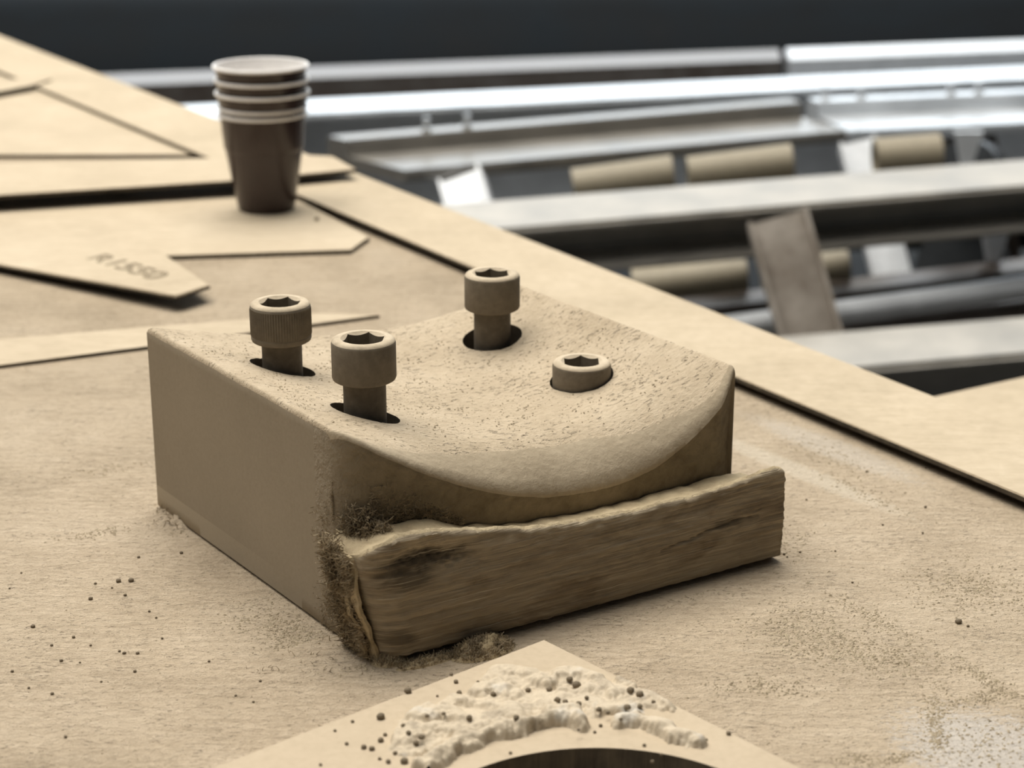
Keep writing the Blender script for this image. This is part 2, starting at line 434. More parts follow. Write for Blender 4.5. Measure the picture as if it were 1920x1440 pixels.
def edge_round(d, r):
    return 0.0 if d >= r else r - math.sqrt(max(0.0, r * r - (r - d) ** 2))
V, F, idx, band = [], [], {}, []
for i, u in enumerate(us):
    nf, nr = n_front(u), n_rear(u)
    for j in range(NT + 1):
        q = j / NT
        q = q - 0.10 * math.sin(2 * math.pi * q) / (2 * math.pi) * 3
        n = nr + (nf - nr) * q
        z = ztop(u, n)
        d = min(u, W_ - u, n - nr)
        z -= edge_round(d, 2.2) + edge_round(nf - n, 3.0) * 0.7
        p = Vector((u * 0.11, n * 0.11, 3.7))
        z += 0.35 * noise.noise(p) + 0.16 * noise.noise(Vector((u * 0.5, n * 0.75, 1.2)))
        h = noise.noise(Vector((u * 0.62 + 0.3 * n, n * 0.95, 8.1)))
        if h > 0.46: z -= (h - 0.46) * 1.6
        band.append(1 if nf - n < 3 + 13.0 * (4 * u / W_ * (1 - u / W_)) ** 1.5 + 1.5 * noise.noise(Vector((u * 0.05, 0, 1))) else 0)
        idx[(i, j)] = len(V); V.append((u, -n, z))
for i in range(NU):
    for j in range(NT):
        F.append((idx[(i, j)], idx[(i, j + 1)], idx[(i + 1, j + 1)], idx[(i + 1, j)]))
# walls: rows going down from the rim
rim = [(0, j) for j in range(NT + 1)] + [(i, NT) for i in range(1, NU + 1)] + [(NU, j) for j in range(NT - 1, -1, -1)] + [(i, 0) for i in range(NU - 1, 0, -1)]
ROWS = 26
cols = []
for (i, j) in rim:
    base = V[idx[(i, j)]]; col_ = [idx[(i, j)]]
    front = (j == NT and 0 < i < NU)
    for k in range(1, ROWS + 1):
        q = k / ROWS
        z = base[2] * (1 - q)
        x, y = base[0], base[1]
        if front:
            f = math.sin(math.pi * q)
            y += 2.6 * f ** 0.7 + 0.5 * noise.noise(Vector((x * 0.25, z * 0.4, 5.0))) * f + 0.3 * noise.noise(Vector((x * 0.8, z * 1.0, 2.0))) * f
        if q == 1.0:
            cxx, cyy = W_ / 2, 68.0
            dx, dy = cxx - x, cyy - y; dl = math.hypot(dx, dy); x += dx / dl * 1.3; y += dy / dl * 1.3
        elif k == ROWS - 1:
            z = 1.3
        col_.append(len(V)); V.append((x, y, z))
    cols.append(col_)
nr_ = len(cols)
wall_start = len(F)
wall_kind = []
for c in range(nr_):
    A_, B_ = cols[c], cols[(c + 1) % nr_]
    i, j = rim[c]
    fr = (j == NT and i < NU - 2) or (i == 0 and V[idx[(0, j)]][1] < 13)
    for k in range(ROWS):
        F.append((A_[k], A_[k + 1], B_[k + 1], B_[k])); wall_kind.append(2 if fr else 1)
F.append([cc[-1] for cc in cols])
me = bpy.data.meshes.new('block_body')
me.from_pydata([tuple(c * MM for c in v) for v in V], [], F)
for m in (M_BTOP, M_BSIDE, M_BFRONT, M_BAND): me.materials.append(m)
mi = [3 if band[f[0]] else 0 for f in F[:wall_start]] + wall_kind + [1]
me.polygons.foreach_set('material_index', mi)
me.polygons.foreach_set('use_smooth', [True] * len(me.polygons))
bm = bmesh.new(); bm.from_mesh(me); bmesh.ops.recalc_face_normals(bm, faces=bm.faces); bm.to_mesh(me); bm.free()
body = bpy.data.objects.new('block_body', me); COL.objects.link(body)
cut_me = bpy.data.meshes.new('cut'); bm = bmesh.new()
for (u, n) in HOLES:
    mt = Matrix.Translation(Vector((u, -n, 58)) * MM)
    bmesh.ops.create_cone(bm, cap_ends=True, segments=56, radius1=13 * MM, radius2=13 * MM, depth=104 * MM, matrix=mt)
bm.to_mesh(cut_me); bm.free()
cut = bpy.data.objects.new('cut', cut_me); COL.objects.link(cut)
cut_me.materials.append(M_SHANK)
body.data.materials.append(M_SHANK)
bo = body.modifiers.new('holes', 'BOOLEAN'); bo.operation = 'DIFFERENCE'; bo.object = cut; bo.solver = 'EXACT'; bo.material_mode = 'TRANSFER'
dg = bpy.context.evaluated_depsgraph_get()
me2 = bpy.data.meshes.new_from_object(body.evaluated_get(dg))
me2.name = 'block_body'
bpy.data.objects.remove(cut); bpy.data.objects.remove(body)
me2.polygons.foreach_set('use_smooth', [True] * len(me2.polygons))
me2.set_sharp_from_angle(angle=math.radians(42))
body = bpy.data.objects.new('block_body', me2); COL.objects.link(body); body.parent = blk

def blk2w(u, n, z):
    c, s = math.cos(YAW), math.sin(YAW)
    return Vector((OB.x + u * c + n * s, OB.y + u * s - n * c, z))

# ------------------------------------------------------------------ worn striated lining slab in front of the block
slab = empty('lining_slab', blk2w(85, 24, 0), YAW)
tag(slab, 'worn striated brown slab against the block front with ragged top edge', 'lining slab')
def interp(x, xs_, ys_): return float(np.interp(x, xs_, ys_))
def s_front(u): return 31.0 + 11.0 * max(0, u) / 178.0
def s_top(u): return interp(u, [-6, -3, 2, 8, 17, 39, 62, 86, 111, 142, 165, 174, 178], [41, 44, 47, 49.0, 48.5, 44.5, 40, 37.5, 36.5, 37.0, 39.0, 40.5, 39.5])
def s_back(u): return interp(u, [-6, 8, 30, 45, 62, 86, 125, 163, 178], [40, 46, 44, 38, 34, 31.5, 30, 31, 29])
NSU, V, F = 300, [], []
sec_n = []
ZR = 60
for i in range(NSU + 1):
    u = -6 + 184 * i / NSU
    nb = n_front(min(max(u, 0), W_)) - 0.5 if u >= 0 else 3.0
    if u > W_ - 13: nb = n_front(W_ - 13) - 1.0
    nf = s_front(u); zt = s_top(u) + 0.8 * noise.noise(Vector((u * 0.16, 0.3, 0.9))) + 0.35 * noise.noise(Vector((u * 0.5, 2.3, 0.9)))
    zb = s_back(u) + 0.8 * noise.noise(Vector((u * 0.13, 4.3, 0.9)))
    rl = 0.0
    if u < 6: rl = 9.0 * (1 - math.sqrt(max(0, 1 - ((6 - u) / 12.0) ** 2)))
    uend = 0.0
    row = []
    # front face, bottom to top
    for k in range(ZR + 1):
        q = k / ZR
        z = zt * q
        st = noise.noise(Vector((u * 0.018, z * 0.55, 3.1)))
        st2 = noise.noise(Vector((u * 0.03, z * 1.5, 7.7)))
        rg = noise.noise(Vector((u * 0.22, z * 0.3, 1.7)))
        n = nf - rl + 0.45 * st + 0.3 * st2 + 0.5 * rg
        n -= 5.5 * max(0, 1 - q / 0.06)                       # undercut foot
        n -= 2.2 * max(0, (q - 0.95) / 0.05) ** 2             # rounded top lip
        bulge = math.sin(math.pi * min(1, q * 1.05))
        n += 1.0 * bulge - 3.0 * (1 - q) * (u > 150) * (u - 150) / 28 * 0
        # torn hollow near the left end, under the curled lip
        du, dz = (u - 20) / 16.0, (z - (zt - 9.5)) / 4.2
        n -= 3.2 * math.exp(-(du * du + dz * dz)) * (1 + 0.5 * noise.noise(Vector((u * 0.5, z * 0.7, 0))))
        cr = abs(z - (0.52 * zt + 3.0 * math.sin(u * 0.05) + 1.5 * noise.noise(Vector((u * 0.07, 0, 3)))))
        if 118 < u < 165: n -= 0.9 * max(0, 1 - cr / 0.9)
        z2 = z + 0.25 * noise.noise(Vector((u * 0.3, z, 9)))
        row.append((u + (0.8 * noise.noise(Vector((z * 0.3, 1, 1))) - 1.5 * (1 - q) if i == NSU else 0) + (-0 if i else 0), n, z2 if 0 < k else 0.0))
    # ledge on top, front to back
    ntop = row[-1][1]
    for k in range(1, 13):
        q = k / 12
        n = ntop + (nb - ntop) * q
        z = zt + (zb - zt) * q ** 0.8 - 2.0 * math.sin(math.pi * q) + 0.5 * noise.noise(Vector((u * 0.2, n * 0.35, 4.4)))
        row.append((u, n, z))
    row.append((u, nb, 0.0))
    sec_n.append([len(V) + k for k in range(len(row))])
    ctr = blk2w(85, 24, 0)
    fade = max(0.0, 1 - (u + 6) / 40.0)
    for (uu_, n, z) in row: V.append((uu_ + 8.0 * fade * (1 - min(1, z / 44.0)) ** 1.2 - 85, -(n - 24), max(0, z)))
M = len(sec_n[0])
fk = []
for A_, B_ in zip(sec_n[:-1], sec_n[1:]):
    for k in range(M):
        F.append((A_[k], A_[(k + 1) % M], B_[(k + 1) % M], B_[k])); fk.append(0 if k < ZR - 1 else 1)
F.append(sec_n[0][::-1]); fk.append(0)
F.append(sec_n[-1]); fk.append(0)
# striated material
def slab_mat():
    m, nt, b = new_mat('striated_worn_lining')
    s1 = tex_noise(nt, coords(nt, (11, 40, 420), (0, 0.02, 0)), 1.0, 6, 0.65, 0.4)
    s2 = tex_noise(nt, coords(nt, (55, 100, 1500), (0, -0.03, 0)), 1.0, 4, 0.7, 0.3)
    bl = tex_noise(nt, coords(nt, (18, 18, 60)), 1.6, 4, 0.6, 0.5)
    c = ramp(nt, s1, [(0.3, (0.19, 0.150, 0.098)), (0.46, (0.31, 0.25, 0.168)), (0.58, (0.40, 0.325, 0.22)), (0.75, (0.47, 0.385, 0.265))])
    c = mixc(nt, 0.45, c, ramp(nt, s2, [(0.35, (0.20, 0.155, 0.10)), (0.55, (0.37, 0.30, 0.20)), (0.7, (0.56, 0.47, 0.33))]))
    dk = ramp(nt, bl, [(0.36, (0.55, 0.5, 0.45)), (0.52, (1, 1, 1))])
    c = mixc(nt, 0.8, c, dk, 'MULTIPLY')
    for (cx, cz, rx, rz, k) in ((-0.064, 0.0375, 0.024, 0.0055, 0.9), (-0.072, 0.031, 0.012, 0.005, 0.8), (0.066, 0.022, 0.012, 0.003, 0.7), (-0.078, 0.010, 0.010, 0.006, 0.7)):   # dark patches, the widest in the torn hollow
        mp = N(nt, 'ShaderNodeMapping', vector_type='TEXTURE'); tc = N(nt, 'ShaderNodeTexCoord')
        mp.inputs['Location'].default_value = (cx, 0, cz); mp.inputs['Scale'].default_value = (rx, 1.0, rz); mp.inputs['Rotation'].default_value = (0, 0.06, 0)
        nt.links.new(tc.outputs['Object'], mp.inputs['Vector'])
        ln = N(nt, 'ShaderNodeVectorMath', operation='LENGTH'); nt.links.new(mp.outputs[0], ln.inputs[0])
        d = math_n(nt, 'ADD', ln.outputs['Value'], math_n(nt, 'MULTIPLY', math_n(nt, 'SUBTRACT', bl, 0.5), 2.2))
        d = math_n(nt, 'ADD', d, math_n(nt, 'MULTIPLY', math_n(nt, 'SUBTRACT', s2, 0.5), 1.2))
        f = ramp(nt, d, [(0.5, (k,) * 3), (1.0, (0, 0, 0))])
        bw = N(nt, 'ShaderNodeRGBToBW'); nt.links.new(f, bw.inputs[0])
        c = mixc(nt, bw.outputs[0], c, (0.085, 0.066, 0.042))
    sc_ = ramp(nt, tex_noise(nt, coords(nt, (22, 60, 1900), (0, -0.05, 0)), 1.0, 2, 0.5, 0.2), [(0.68, (0, 0, 0)), (0.73, (0.6, 0.6, 0.6))])
    bw = N(nt, 'ShaderNodeRGBToBW'); nt.links.new(sc_, bw.inputs[0])
    c = mixc(nt, bw.outputs[0], c, (0.66, 0.58, 0.43))                     # bright scratches along the grain
    nt.links.new(c, b.inputs['Base Color']); b.inputs['Roughness'].default_value = 0.7
    b.inputs['Specular IOR Level'].default_value = 0.3
    bump(nt, b, [(s1, 0.0009, 0.6), (s2, 0.0007, 0.8)])
    return m
M_SLAB = slab_mat()
M_LEDGE = dust_mat('dust_on_ledge', coarse=40, fine=700, bd=0.0006, bs=0.6, base=(0.46, 0.37, 0.235), hi=(0.56, 0.46, 0.30), lo=(0.32, 0.25, 0.155))
sb = mesh_obj('slab_body', V, F, None, slab, 50)
sb.data.materials.append(M_SLAB); sb.data.materials.append(M_LEDGE)
sb.data.polygons.foreach_set('material_index', fk)
# thin curled layers on the slab's left end
for q, (off, thk, zt_) in enumerate(((-8.2, 1.2, 41.0), (-9.6, 1.0, 30.0))):
    V, F = [], []
    KZ, KN = 30, 8
    for a_ in range(KZ + 1):
        z = zt_ * a_ / KZ
        for b2 in range(KN + 1):
            r = b2 / KN
            n = 11 + (15.5 - q * 4) * r - (4 * (a_ / KZ) ** 3)
            u = off + 8.0 * (1 - min(1, z / 44.0)) ** 1.2 + 1.3 * (1 - r) + 1.4 * noise.noise(Vector((z * 0.12, n * 0.2, q))) + 0.8 * math.sin(z * 0.2 + q) + 0.5 * noise.noise(Vector((z * 0.5, n * 0.5, q)))
            for s in (0, 1):
                V.append((u + s * thk - 85, -(n + 0.6 * noise.noise(Vector((z * 0.3, 5, q))) - 24), z))
    def ii(a_, b2, s): return (a_ * (KN + 1) + b2) * 2 + s
    for a_ in range(KZ):
        for b2 in range(KN):
            F.append((ii(a_, b2, 0), ii(a_ + 1, b2, 0), ii(a_ + 1, b2 + 1, 0), ii(a_, b2 + 1, 0)))
            F.append((ii(a_, b2, 1), ii(a_, b2 + 1, 1), ii(a_ + 1, b2 + 1, 1), ii(a_ + 1, b2, 1)))
        for b2 in (0, KN): F.append((ii(a_, b2, 0), ii(a_, b2, 1), ii(a_ + 1, b2, 1), ii(a_ + 1, b2, 0)))
    for a_ in (0, KZ):
        for b2 in range(KN): F.append((ii(a_, b2, 0), ii(a_, b2 + 1, 0), ii(a_, b2 + 1, 1), ii(a_, b2, 1)))
    mesh_obj('torn_layer', V, F, M_CLUMP, slab, 60)

# ------------------------------------------------------------------ socket head cap screws
def screw(u, n, vtop_px, label, knurl=False, rot=0.0):
    base = blk2w(u, n, 6.0)
    zt = None
    # height of the head top: where the vertical axis meets the photo row of the top-face centre
    lo_, hi_ = 30.0, 140.0
    for _ in range(50):
        mid = (lo_ + hi_) / 2
        p = Vector((base.x, base.y, mid)) - Vector((0, 0, CAMH))
        dep = p.y * cp - p.z * sp
        vv = 720 - FPX * (p.y * sp + p.z * cp) / dep
        if vv > vtop_px: lo_ = mid
        else: hi_ = mid
    zt = lo_
    r = empty('socket_screw', (base.x, base.y, 6.0), rot)
    tag(r, label, 'bolt', 'socket screws in the saddle block')
    H = zt - 6.0
    R, hz = 12.0, 16.0
    prof = [(7.9, H - hz), (R - 0.9, H - hz), (R - 0.3, H - hz + 0.4), (R, H - hz + 1.2)]
    if knurl:
        prof += [(R, H - hz + 2.2), (R - 0.12, H - hz + 2.4), (R - 0.1, H - hz + 2.7), (R - 0.02, H - hz + 2.9), (R - 0.02, H - 2.9), (R - 0.1, H - 2.6)]
    prof += [(R, H - 2.0), (R - 0.25, H - 1.1), (R - 0.8, H - 0.4), (R - 1.7, H), (8.45, H), ('hex1', H), ('hex', H - 8.0), (0.0, H - 8.6)]
    seg = 144
    V, F, rings = [], [], []
    for k, (rr, z) in enumerate(prof):
        if rr == 0.0:
            rings.append([len(V)]); V.append((0, 0, z)); continue
        ring = []
        for i in range(seg):
            a_ = 2 * math.pi * i / seg
            hexr = 7.0 / math.cos((a_ % (math.pi / 3)) - math.pi / 6)
            if rr == 'hex1': r_, z_ = hexr, z - (8.45 - hexr) * 0.75
            elif rr == 'hex': r_, z_ = hexr, z
            else:
                r_, z_ = rr, z
                if knurl and k in (8, 9) or (knurl and prof[k][0] == R - 0.02): r_ = rr + (0.22 if i % 2 else -0.2)
            ring.append(len(V)); V.append((r_ * math.cos(a_), r_ * math.sin(a_), z_))
        rings.append(ring)
    for A_, B_ in zip(rings[:-1], rings[1:]):
        for i in range(seg):
            j = (i + 1) % seg
            if len(B_) == 1: F.append((A_[i], A_[j], B_[0]))
            else: F.append((A_[i], A_[j], B_[j], B_[i]))
    F.append(rings[0][::-1])
    hd = mesh_obj('head', V, F, M_BOLT, r, 28)
    hd.data.materials.append(M_BOLTTOP)
    for pl_ in hd.data.polygons:
        if pl_.normal.z > 0.55 and pl_.center.z > (H - 1.6) * MM: pl_.material_index = 1
    lathe('shank', [(0, 0), (7.0, 0), (8.0, 1.0), (8.0, H - hz)], M_SHANK, r, 48, 35)
    return r
screw(34, -34, 633, 'raised dusty cap screw with smooth head nearest the furry block corner', rot=0.35)
screw(34, -98, 565, 'raised cap screw with knurled head side in the rear corner hole', knurl=True, rot=0.25)
screw(140.5, -104.5, 511, 'raised smooth-headed cap screw nearest the table edge strip', rot=0.65)
screw(141, -41, 676, 'cap screw sunk in its hole with only the head rim showing', rot=0.55)

# ------------------------------------------------------------------ stack of paper cups
m_cup = plain('brown_cup_plastic', (0.030, 0.015, 0.012), 0.25)
m_white = plain('white_cup_lining', (0.93, 0.90, 0.87), 0.45)
cup_c = px(500, 391, 3.0)
CUPS = [(0.0, 30.8, 'lowest brown vending cup of the stack, its whole ribbed side showing'),
        (4.6, 30.8, 'second brown cup from the bottom of the nested stack, rim touching the lowest'),
        (14.4, 32.6, 'middle brown cup of the nested stack of five'),
        (23.2, 32.6, 'second brown cup from the top of the nested stack'),
        (32.6, 32.8, 'topmost brown cup of the stack with its white inside open')]
for k, (dz, rr, lab) in enumerate(CUPS):
    r = empty('vending_cup', (cup_c.x + (0.4 if k in (2, 3) else 0), cup_c.y, 3.0 + dz), 0.7 * k)
    tag(r, lab, 'cup', 'stack of nested brown cups')
    Hc = 69.0
    prof = [(0, 1.4), (17.0, 1.2), (18.6, 0.0), (19.3, 0.5), (19.8, 2.0)]
    zz = 4.0
    rb0, rb1 = 20.2, 26.6
    while zz < 42:
        t = (zz - 4) / 38.0
        rm = rb0 + (rb1 - rb0) * t - (0.25 if k else 0)
        prof += [(rm, zz), (rm + 0.28, zz + 0.9)]
        zz += 1.9
    prof += [(26.7, 42.4), (27.2, 43.2), (27.6, 44.6), (29.6, 66.5)]
    f = (rr - 1.6) / 29.6 if True else 1
    prof = [(r_ * (1 if z_ < 43 else 1 + (f - 1) * (z_ - 43) / 24), z_) for r_, z_ in prof]
    lathe('cup_body', prof, m_cup, r, 56, 30)
    ro = prof[-1][0]
    # white lining: starts at the rim, follows the wall 0.4 mm inside it
    lin = [(0.0, 1.7), (16.6, 1.6), (19.2, 3.0), (25.9, 43.5), (ro - 0.5, 66.6)]
    lathe('lining', lin, m_white, r, 56, 40)
    tor = []
    for q in range(13):
        a_ = -2.4 + 2 * math.pi * q / 12
        tor.append((ro + 0.75 + 1.05 * math.cos(a_), 67.2 + 1.15 * math.sin(a_)))
    lathe('rim', tor, m_white, r, 56, 60)

# ------------------------------------------------------------------ thick plate with a big hole, nearest the camera
ZP = 12.0
fp = empty('holed_plate', px(1130, 1440, 0)); fp.location.z = 0
tag(fp, 'thick beige dusty plate with a large round hole and a slag crust', 'steel plate')
c0, cl, cr_ = px(1020, 1200, ZP), px(400, 1440, ZP), px(1500, 1440, ZP)
dl, dr = (cl - c0).normalized(), (cr_ - c0).normalized()
h_top, h_a, h_b = px(1118, 1402, ZP), px(893, 1440, ZP), px(1338, 1440, ZP)
_h = h_top.y - h_a.y; _c = (h_b.x - h_a.x) / 2
hole_r = (_c * _c + _h * _h) / (2 * _h)
hole_c = Vector((h_top.x, h_top.y - hole_r, ZP))
quad = [c0, c0 + dl * 260, c0 + dl * 260 + dr * 230, c0 + dr * 230]
bm = bmesh.new()
nseg = 96
inner, outer = [], []
def ray_quad(c, d):
    best = 1e9
    for k in range(4):
        A_, B_ = quad[k], quad[(k + 1) % 4]
        e = B_ - A_
        den = d.x * e.y - d.y * e.x
        if abs(den) < 1e-9: continue
        t = ((A_.x - c.x) * e.y - (A_.y - c.y) * e.x) / den
        s_ = ((A_.x - c.x) * d.y - (A_.y - c.y) * d.x) / den
        if t > 0 and -1e-6 <= s_ <= 1 + 1e-6: best = min(best, t)
    return best
angs = [2 * math.pi * i / nseg for i in range(nseg)] + [math.atan2(q.y - hole_c.y, q.x - hole_c.x) % (2 * math.pi) for q in quad]
angs = sorted(angs)
ring = {}
for key, z in (('t', ZP), ('b', 0.0)):
    I_, O_ = [], []
    for a_ in angs:
        d = Vector((math.cos(a_), math.sin(a_), 0))
        I_.append(bm.verts.new(((hole_c + d * hole_r).x * MM, (hole_c + d * hole_r).y * MM, z * MM)))
        t = ray_quad(hole_c, d); q = hole_c + d * t
        O_.append(bm.verts.new((q.x * MM, q.y * MM, z * MM)))
    ring[key] = (I_, O_)
na = len(angs)
hole_faces = []
for i in range(na):
    j = (i + 1) % na
    It, Ot = ring['t']; Ib, Ob = ring['b']
    bm.faces.new((It[i], Ot[i], Ot[j], It[j])); bm.faces.new((Ib[i], Ib[j], Ob[j], Ob[i]))
    bm.faces.new((Ot[i], Ob[i], Ob[j], Ot[j]))
    f = bm.faces.new((It[i], It[j], Ib[j], Ib[i])); f.material_index = 1
o = bm_obj('plate_body', bm, M_FRONT, None, 40); part_world(o, fp)
m_flame = dust_mat('flame_cut_edge', coarse=60, fine=500, base=(0.10, 0.085, 0.065), hi=(0.17, 0.14, 0.10), lo=(0.05, 0.042, 0.035), stretch=(3, 3, 0.15), bd=0.0005, bs=0.6)
o.data.materials.append(m_flame)

# slag crust on that plate: ridges of set spatter
RIDGES = [([(930, 1262), (965, 1257), (1000, 1266), (1012, 1276)], 20, 2.6),
          ([(1015, 1280), (1045, 1264), (1085, 1262), (1120, 1275), (1145, 1300)], 17, 3.2),
          ([(903, 1292), (930, 1285), (962, 1300)], 20, 3.2),
          ([(850, 1318), (890, 1318), (930, 1330), (975, 1336), (1010, 1322)], 16, 2.6),
          ([(775, 1345), (810, 1335), (850, 1340), (890, 1362), (930, 1352), (965, 1335)], 20, 3.8),
          ([(760, 1385), (790, 1365), (840, 1368), (900, 1372)], 20, 3.2),
          ([(800, 1432), (830, 1412), (870, 1388), (930, 1368), (985, 1362), (1030, 1342), (1075, 1338), (1088, 1352)], 17, 4.4),
          ([(1165, 1352), (1195, 1343), (1225, 1352), (1262, 1372), (1295, 1384)], 17, 3.2),
          ([(1060, 1300), (1100, 1296), (1140, 1302), (1190, 1302), (1230, 1310), (1252, 1322)], 14, 2.4),
          ([(1030, 1320), (1080, 1312), (1120, 1322), (1165, 1330)], 14, 2.2),
          ([(1168, 1278), (1190, 1284)], 12, 2.0)]
CRUST = [([(930, 1270), (1000, 1275), (1080, 1275), (1140, 1295), (1235, 1315)], 24, 1.5), ([(850, 1320), (930, 1315), (1010, 1312), (1090, 1310), (1180, 1318)], 26, 1.4),
         ([(770, 1360), (830, 1350), (900, 1345), (980, 1345), (1060, 1330)], 26, 1.5), ([(760, 1400), (820, 1385), (880, 1370)], 24, 1.3), ([(1090, 1290), (1110, 1325)], 22, 1.3)]
segs = []
for pl, wpx, hh in RIDGES + CRUST:
    pw = [px(u, v, ZP + hh * 0.4) for u, v in pl]
    for A_, B_ in zip(pw[:-1], pw[1:]): segs.append((A_.x, A_.y, B_.x, B_.y, wpx * 0.185, hh))
mnp, mxp = px(700, 1440, ZP), px(1330, 1235, ZP)
gx = np.arange(px(735, 1440, ZP).x - 12, px(1320, 1240, ZP).x + 8, 0.55)
gy = np.arange(px(900, 1440, ZP).y - 4, px(900, 1238, ZP).y + 10, 0.55)
X, Y = np.meshgrid(gx, gy, indexing='ij')
Hh = np.zeros_like(X); S8 = np.zeros_like(X)
NZ = np.zeros_like(X); NZ2 = np.zeros_like(X); WX = np.zeros_like(X); WY = np.zeros_like(X)
for i in range(X.shape[0]):
    for j in range(X.shape[1]):
        NZ[i, j] = noise.noise(Vector((gx[i] * 0.22, gy[j] * 0.22, 2.0)))
        NZ2[i, j] = noise.noise(Vector((gx[i] * 0.75, gy[j] * 0.75, 5.0)))
        WX[i, j] = noise.noise(Vector((gx[i] * 0.13, gy[j] * 0.13, 9.0)))
        WY[i, j] = noise.noise(Vector((gx[i] * 0.13, gy[j] * 0.13, 12.0)))
Xw, Yw = X + 3.4 * WX + 1.2 * NZ, Y + 3.4 * WY + 1.2 * NZ2
for (ax_, ay_, bx_, by_, ww, hh) in segs:
    ex, ey = bx_ - ax_, by_ - ay_; l2 = ex * ex + ey * ey
    t = np.clip(((Xw - ax_) * ex + (Yw - ay_) * ey) / l2, 0, 1)
    d = np.hypot(Xw - ax_ - t * ex, (Yw - ay_ - t * ey) * 0.72) / ww
    h = hh * np.sqrt(np.clip(1 - d * d, 0, 1)) * (1 + 0.35 * NZ)
    Hh = np.maximum(Hh, h)
Hh = np.where(Hh > 0, Hh + 0.45 * NZ2 * np.minimum(1, Hh) + 0.25 * NZ, 0)
inside = (np.hypot(X - hole_c.x, Y - hole_c.y) > hole_r + 0.8)
Hh = np.where(inside, Hh, 0)
for i in range(X.shape[0]):                       # stay on the plate
    for j in range(X.shape[1]):
        if Hh[i, j] > 0:
            q = Vector((X[i, j], Y[i, j], 0)) - c0; q.z = 0
            den = dl.x * dr.y - dl.y * dr.x
            al = (q.x * dr.y - q.y * dr.x) / den; be = (dl.x * q.y - dl.y * q.x) / den
            if al < 1.2 or be < 1.2: Hh[i, j] = 0
occ = Hh > 0.12
V, F, vid = [], [], {}
sc = Vector((float(gx.mean()), float(gy.mean()), ZP))
def gv(i, j):
    if (i, j) not in vid:
        vid[(i, j)] = len(V); V.append((X[i, j] - sc.x, Y[i, j] - sc.y, max(0.0, Hh[i, j]) if occ[i, j] else -0.02))
    return vid[(i, j)]
for i in range(X.shape[0] - 1):
    for j in range(X.shape[1] - 1):
        if occ[i, j] or occ[i + 1, j] or occ[i, j + 1] or occ[i + 1, j + 1]:
            F.append((gv(i, j), gv(i + 1, j), gv(i + 1, j + 1), gv(i, j + 1)))
def slag_mat():
    m, nt, b = new_mat('dusty_slag')
    v = coords(nt)
    f = tex_noise(nt, v, 900, 3, 0.7); g = tex_noise(nt, v, 55, 3, 0.6)
    c = ramp(nt, f, [(0.3, (0.42, 0.34, 0.235)), (0.6, (0.56, 0.465, 0.335))])
    c = mixc(nt, 0.55, c, ramp(nt, tex_noise(nt, v, 160, 4, 0.6), [(0.34, (0.25, 0.20, 0.14)), (0.5, (0.54, 0.45, 0.325))]))
    fr_ = ramp(nt, g, [(0.60, (0, 0, 0)), (0.72, (0.6, 0.6, 0.6))])
    bw = N(nt, 'ShaderNodeRGBToBW'); nt.links.new(fr_, bw.inputs[0])
    c = mixc(nt, bw.outputs[0], c, (0.56, 0.55, 0.51))
    nt.links.new(c, b.inputs['Base Color']); b.inputs['Roughness'].default_value = 0.75
    bump(nt, b, [(f, 0.0004, 0.5)])
    return m
sl = mesh_obj('slag_crust', V, F, slag_mat(), None, 180)
sl.location = sc * MM
tag(sl, 'lumpy crust of beige and grey set slag beside the plate hole', 'slag')

# ------------------------------------------------------------------ spatter beads and grit
random.seed(4)
bead_meshes = []
for k in range(5):
    bm = bmesh.new(); bmesh.ops.create_icosphere(bm, subdivisions=2, radius=1.0)
    for v in bm.verts:
        v.co *= 1 + 0.22 * noise.noise(v.co * 1.6 + Vector((k * 7, 0, 0)))
        v.co.z = max(v.co.z * 0.85, -0.55)
    me = bpy.data.meshes.new('spatter_bead'); bm.to_mesh(me); bm.free()
    me.materials.append(M_BEAD); me.polygons.foreach_set('use_smooth', [True] * len(me.polygons)); bead_meshes.append(me)
def slag_h(x, y):
    i = int(round((x - gx[0]) / 0.55)); j = int(round((y - gy[0]) / 0.55))
    if 0 <= i < len(gx) and 0 <= j < len(gy): return float(Hh[i, j]) if occ[i, j] else 0.0
    return 0.0
def bead(u, v, d, z, label, group, name='spatter_bead'):
    p = px(u, v, z)
    for _ in range(3):
        hz = slag_h(p.x, p.y) if z >= ZP else 0.0
        p = px(u, v, z + hz)
    o = bpy.data.objects.new(name, random.choice(bead_meshes)); COL.objects.link(o)
    r = d * 0.42
    o.location = Vector((p.x, p.y, z + hz + r * 0.5)) * MM
    o.scale = (r * MM,) * 3
    o.rotation_euler = (0, 0, random.uniform(0, 6))
    tag(o, label, 'spatter bead', group)
for (u, v, d) in [(846, 1266, 1.5), (855, 1280, 2.0), (765, 1298, 3.0), (861, 1301, 2.2), (714, 1347, 3.4), (661, 1354, 1.4), (628, 1371, 1.2),
                  (650, 1396, 1.5), (682, 1403, 2.2), (697, 1406, 2.2), (714, 1390, 2.4), (722, 1379, 1.6), (741, 1414, 1.8), (758, 1430, 3.0), (756, 1362, 1.8),
                  (728, 1430, 2.0), (601, 1435, 1.3), (896, 1280, 1.4), (957, 1413, 1.3), (1085, 1370, 1.3), (1115, 1374, 1.3), (1126, 1362, 1.6), (1164, 1350, 1.5),
                  (1208, 1399, 1.5), (1366, 1377, 2.0), (1324, 1388, 1.2), (1240, 1416, 1.3), (1223, 1430, 1.5), (878, 1315, 1.2), (820, 1306, 1.1), (712, 1424, 1.4)]:
    bead(u, v, d, ZP, 'small dark spatter bead lying on the bare part of the holed plate', 'spatter beads on the holed plate')
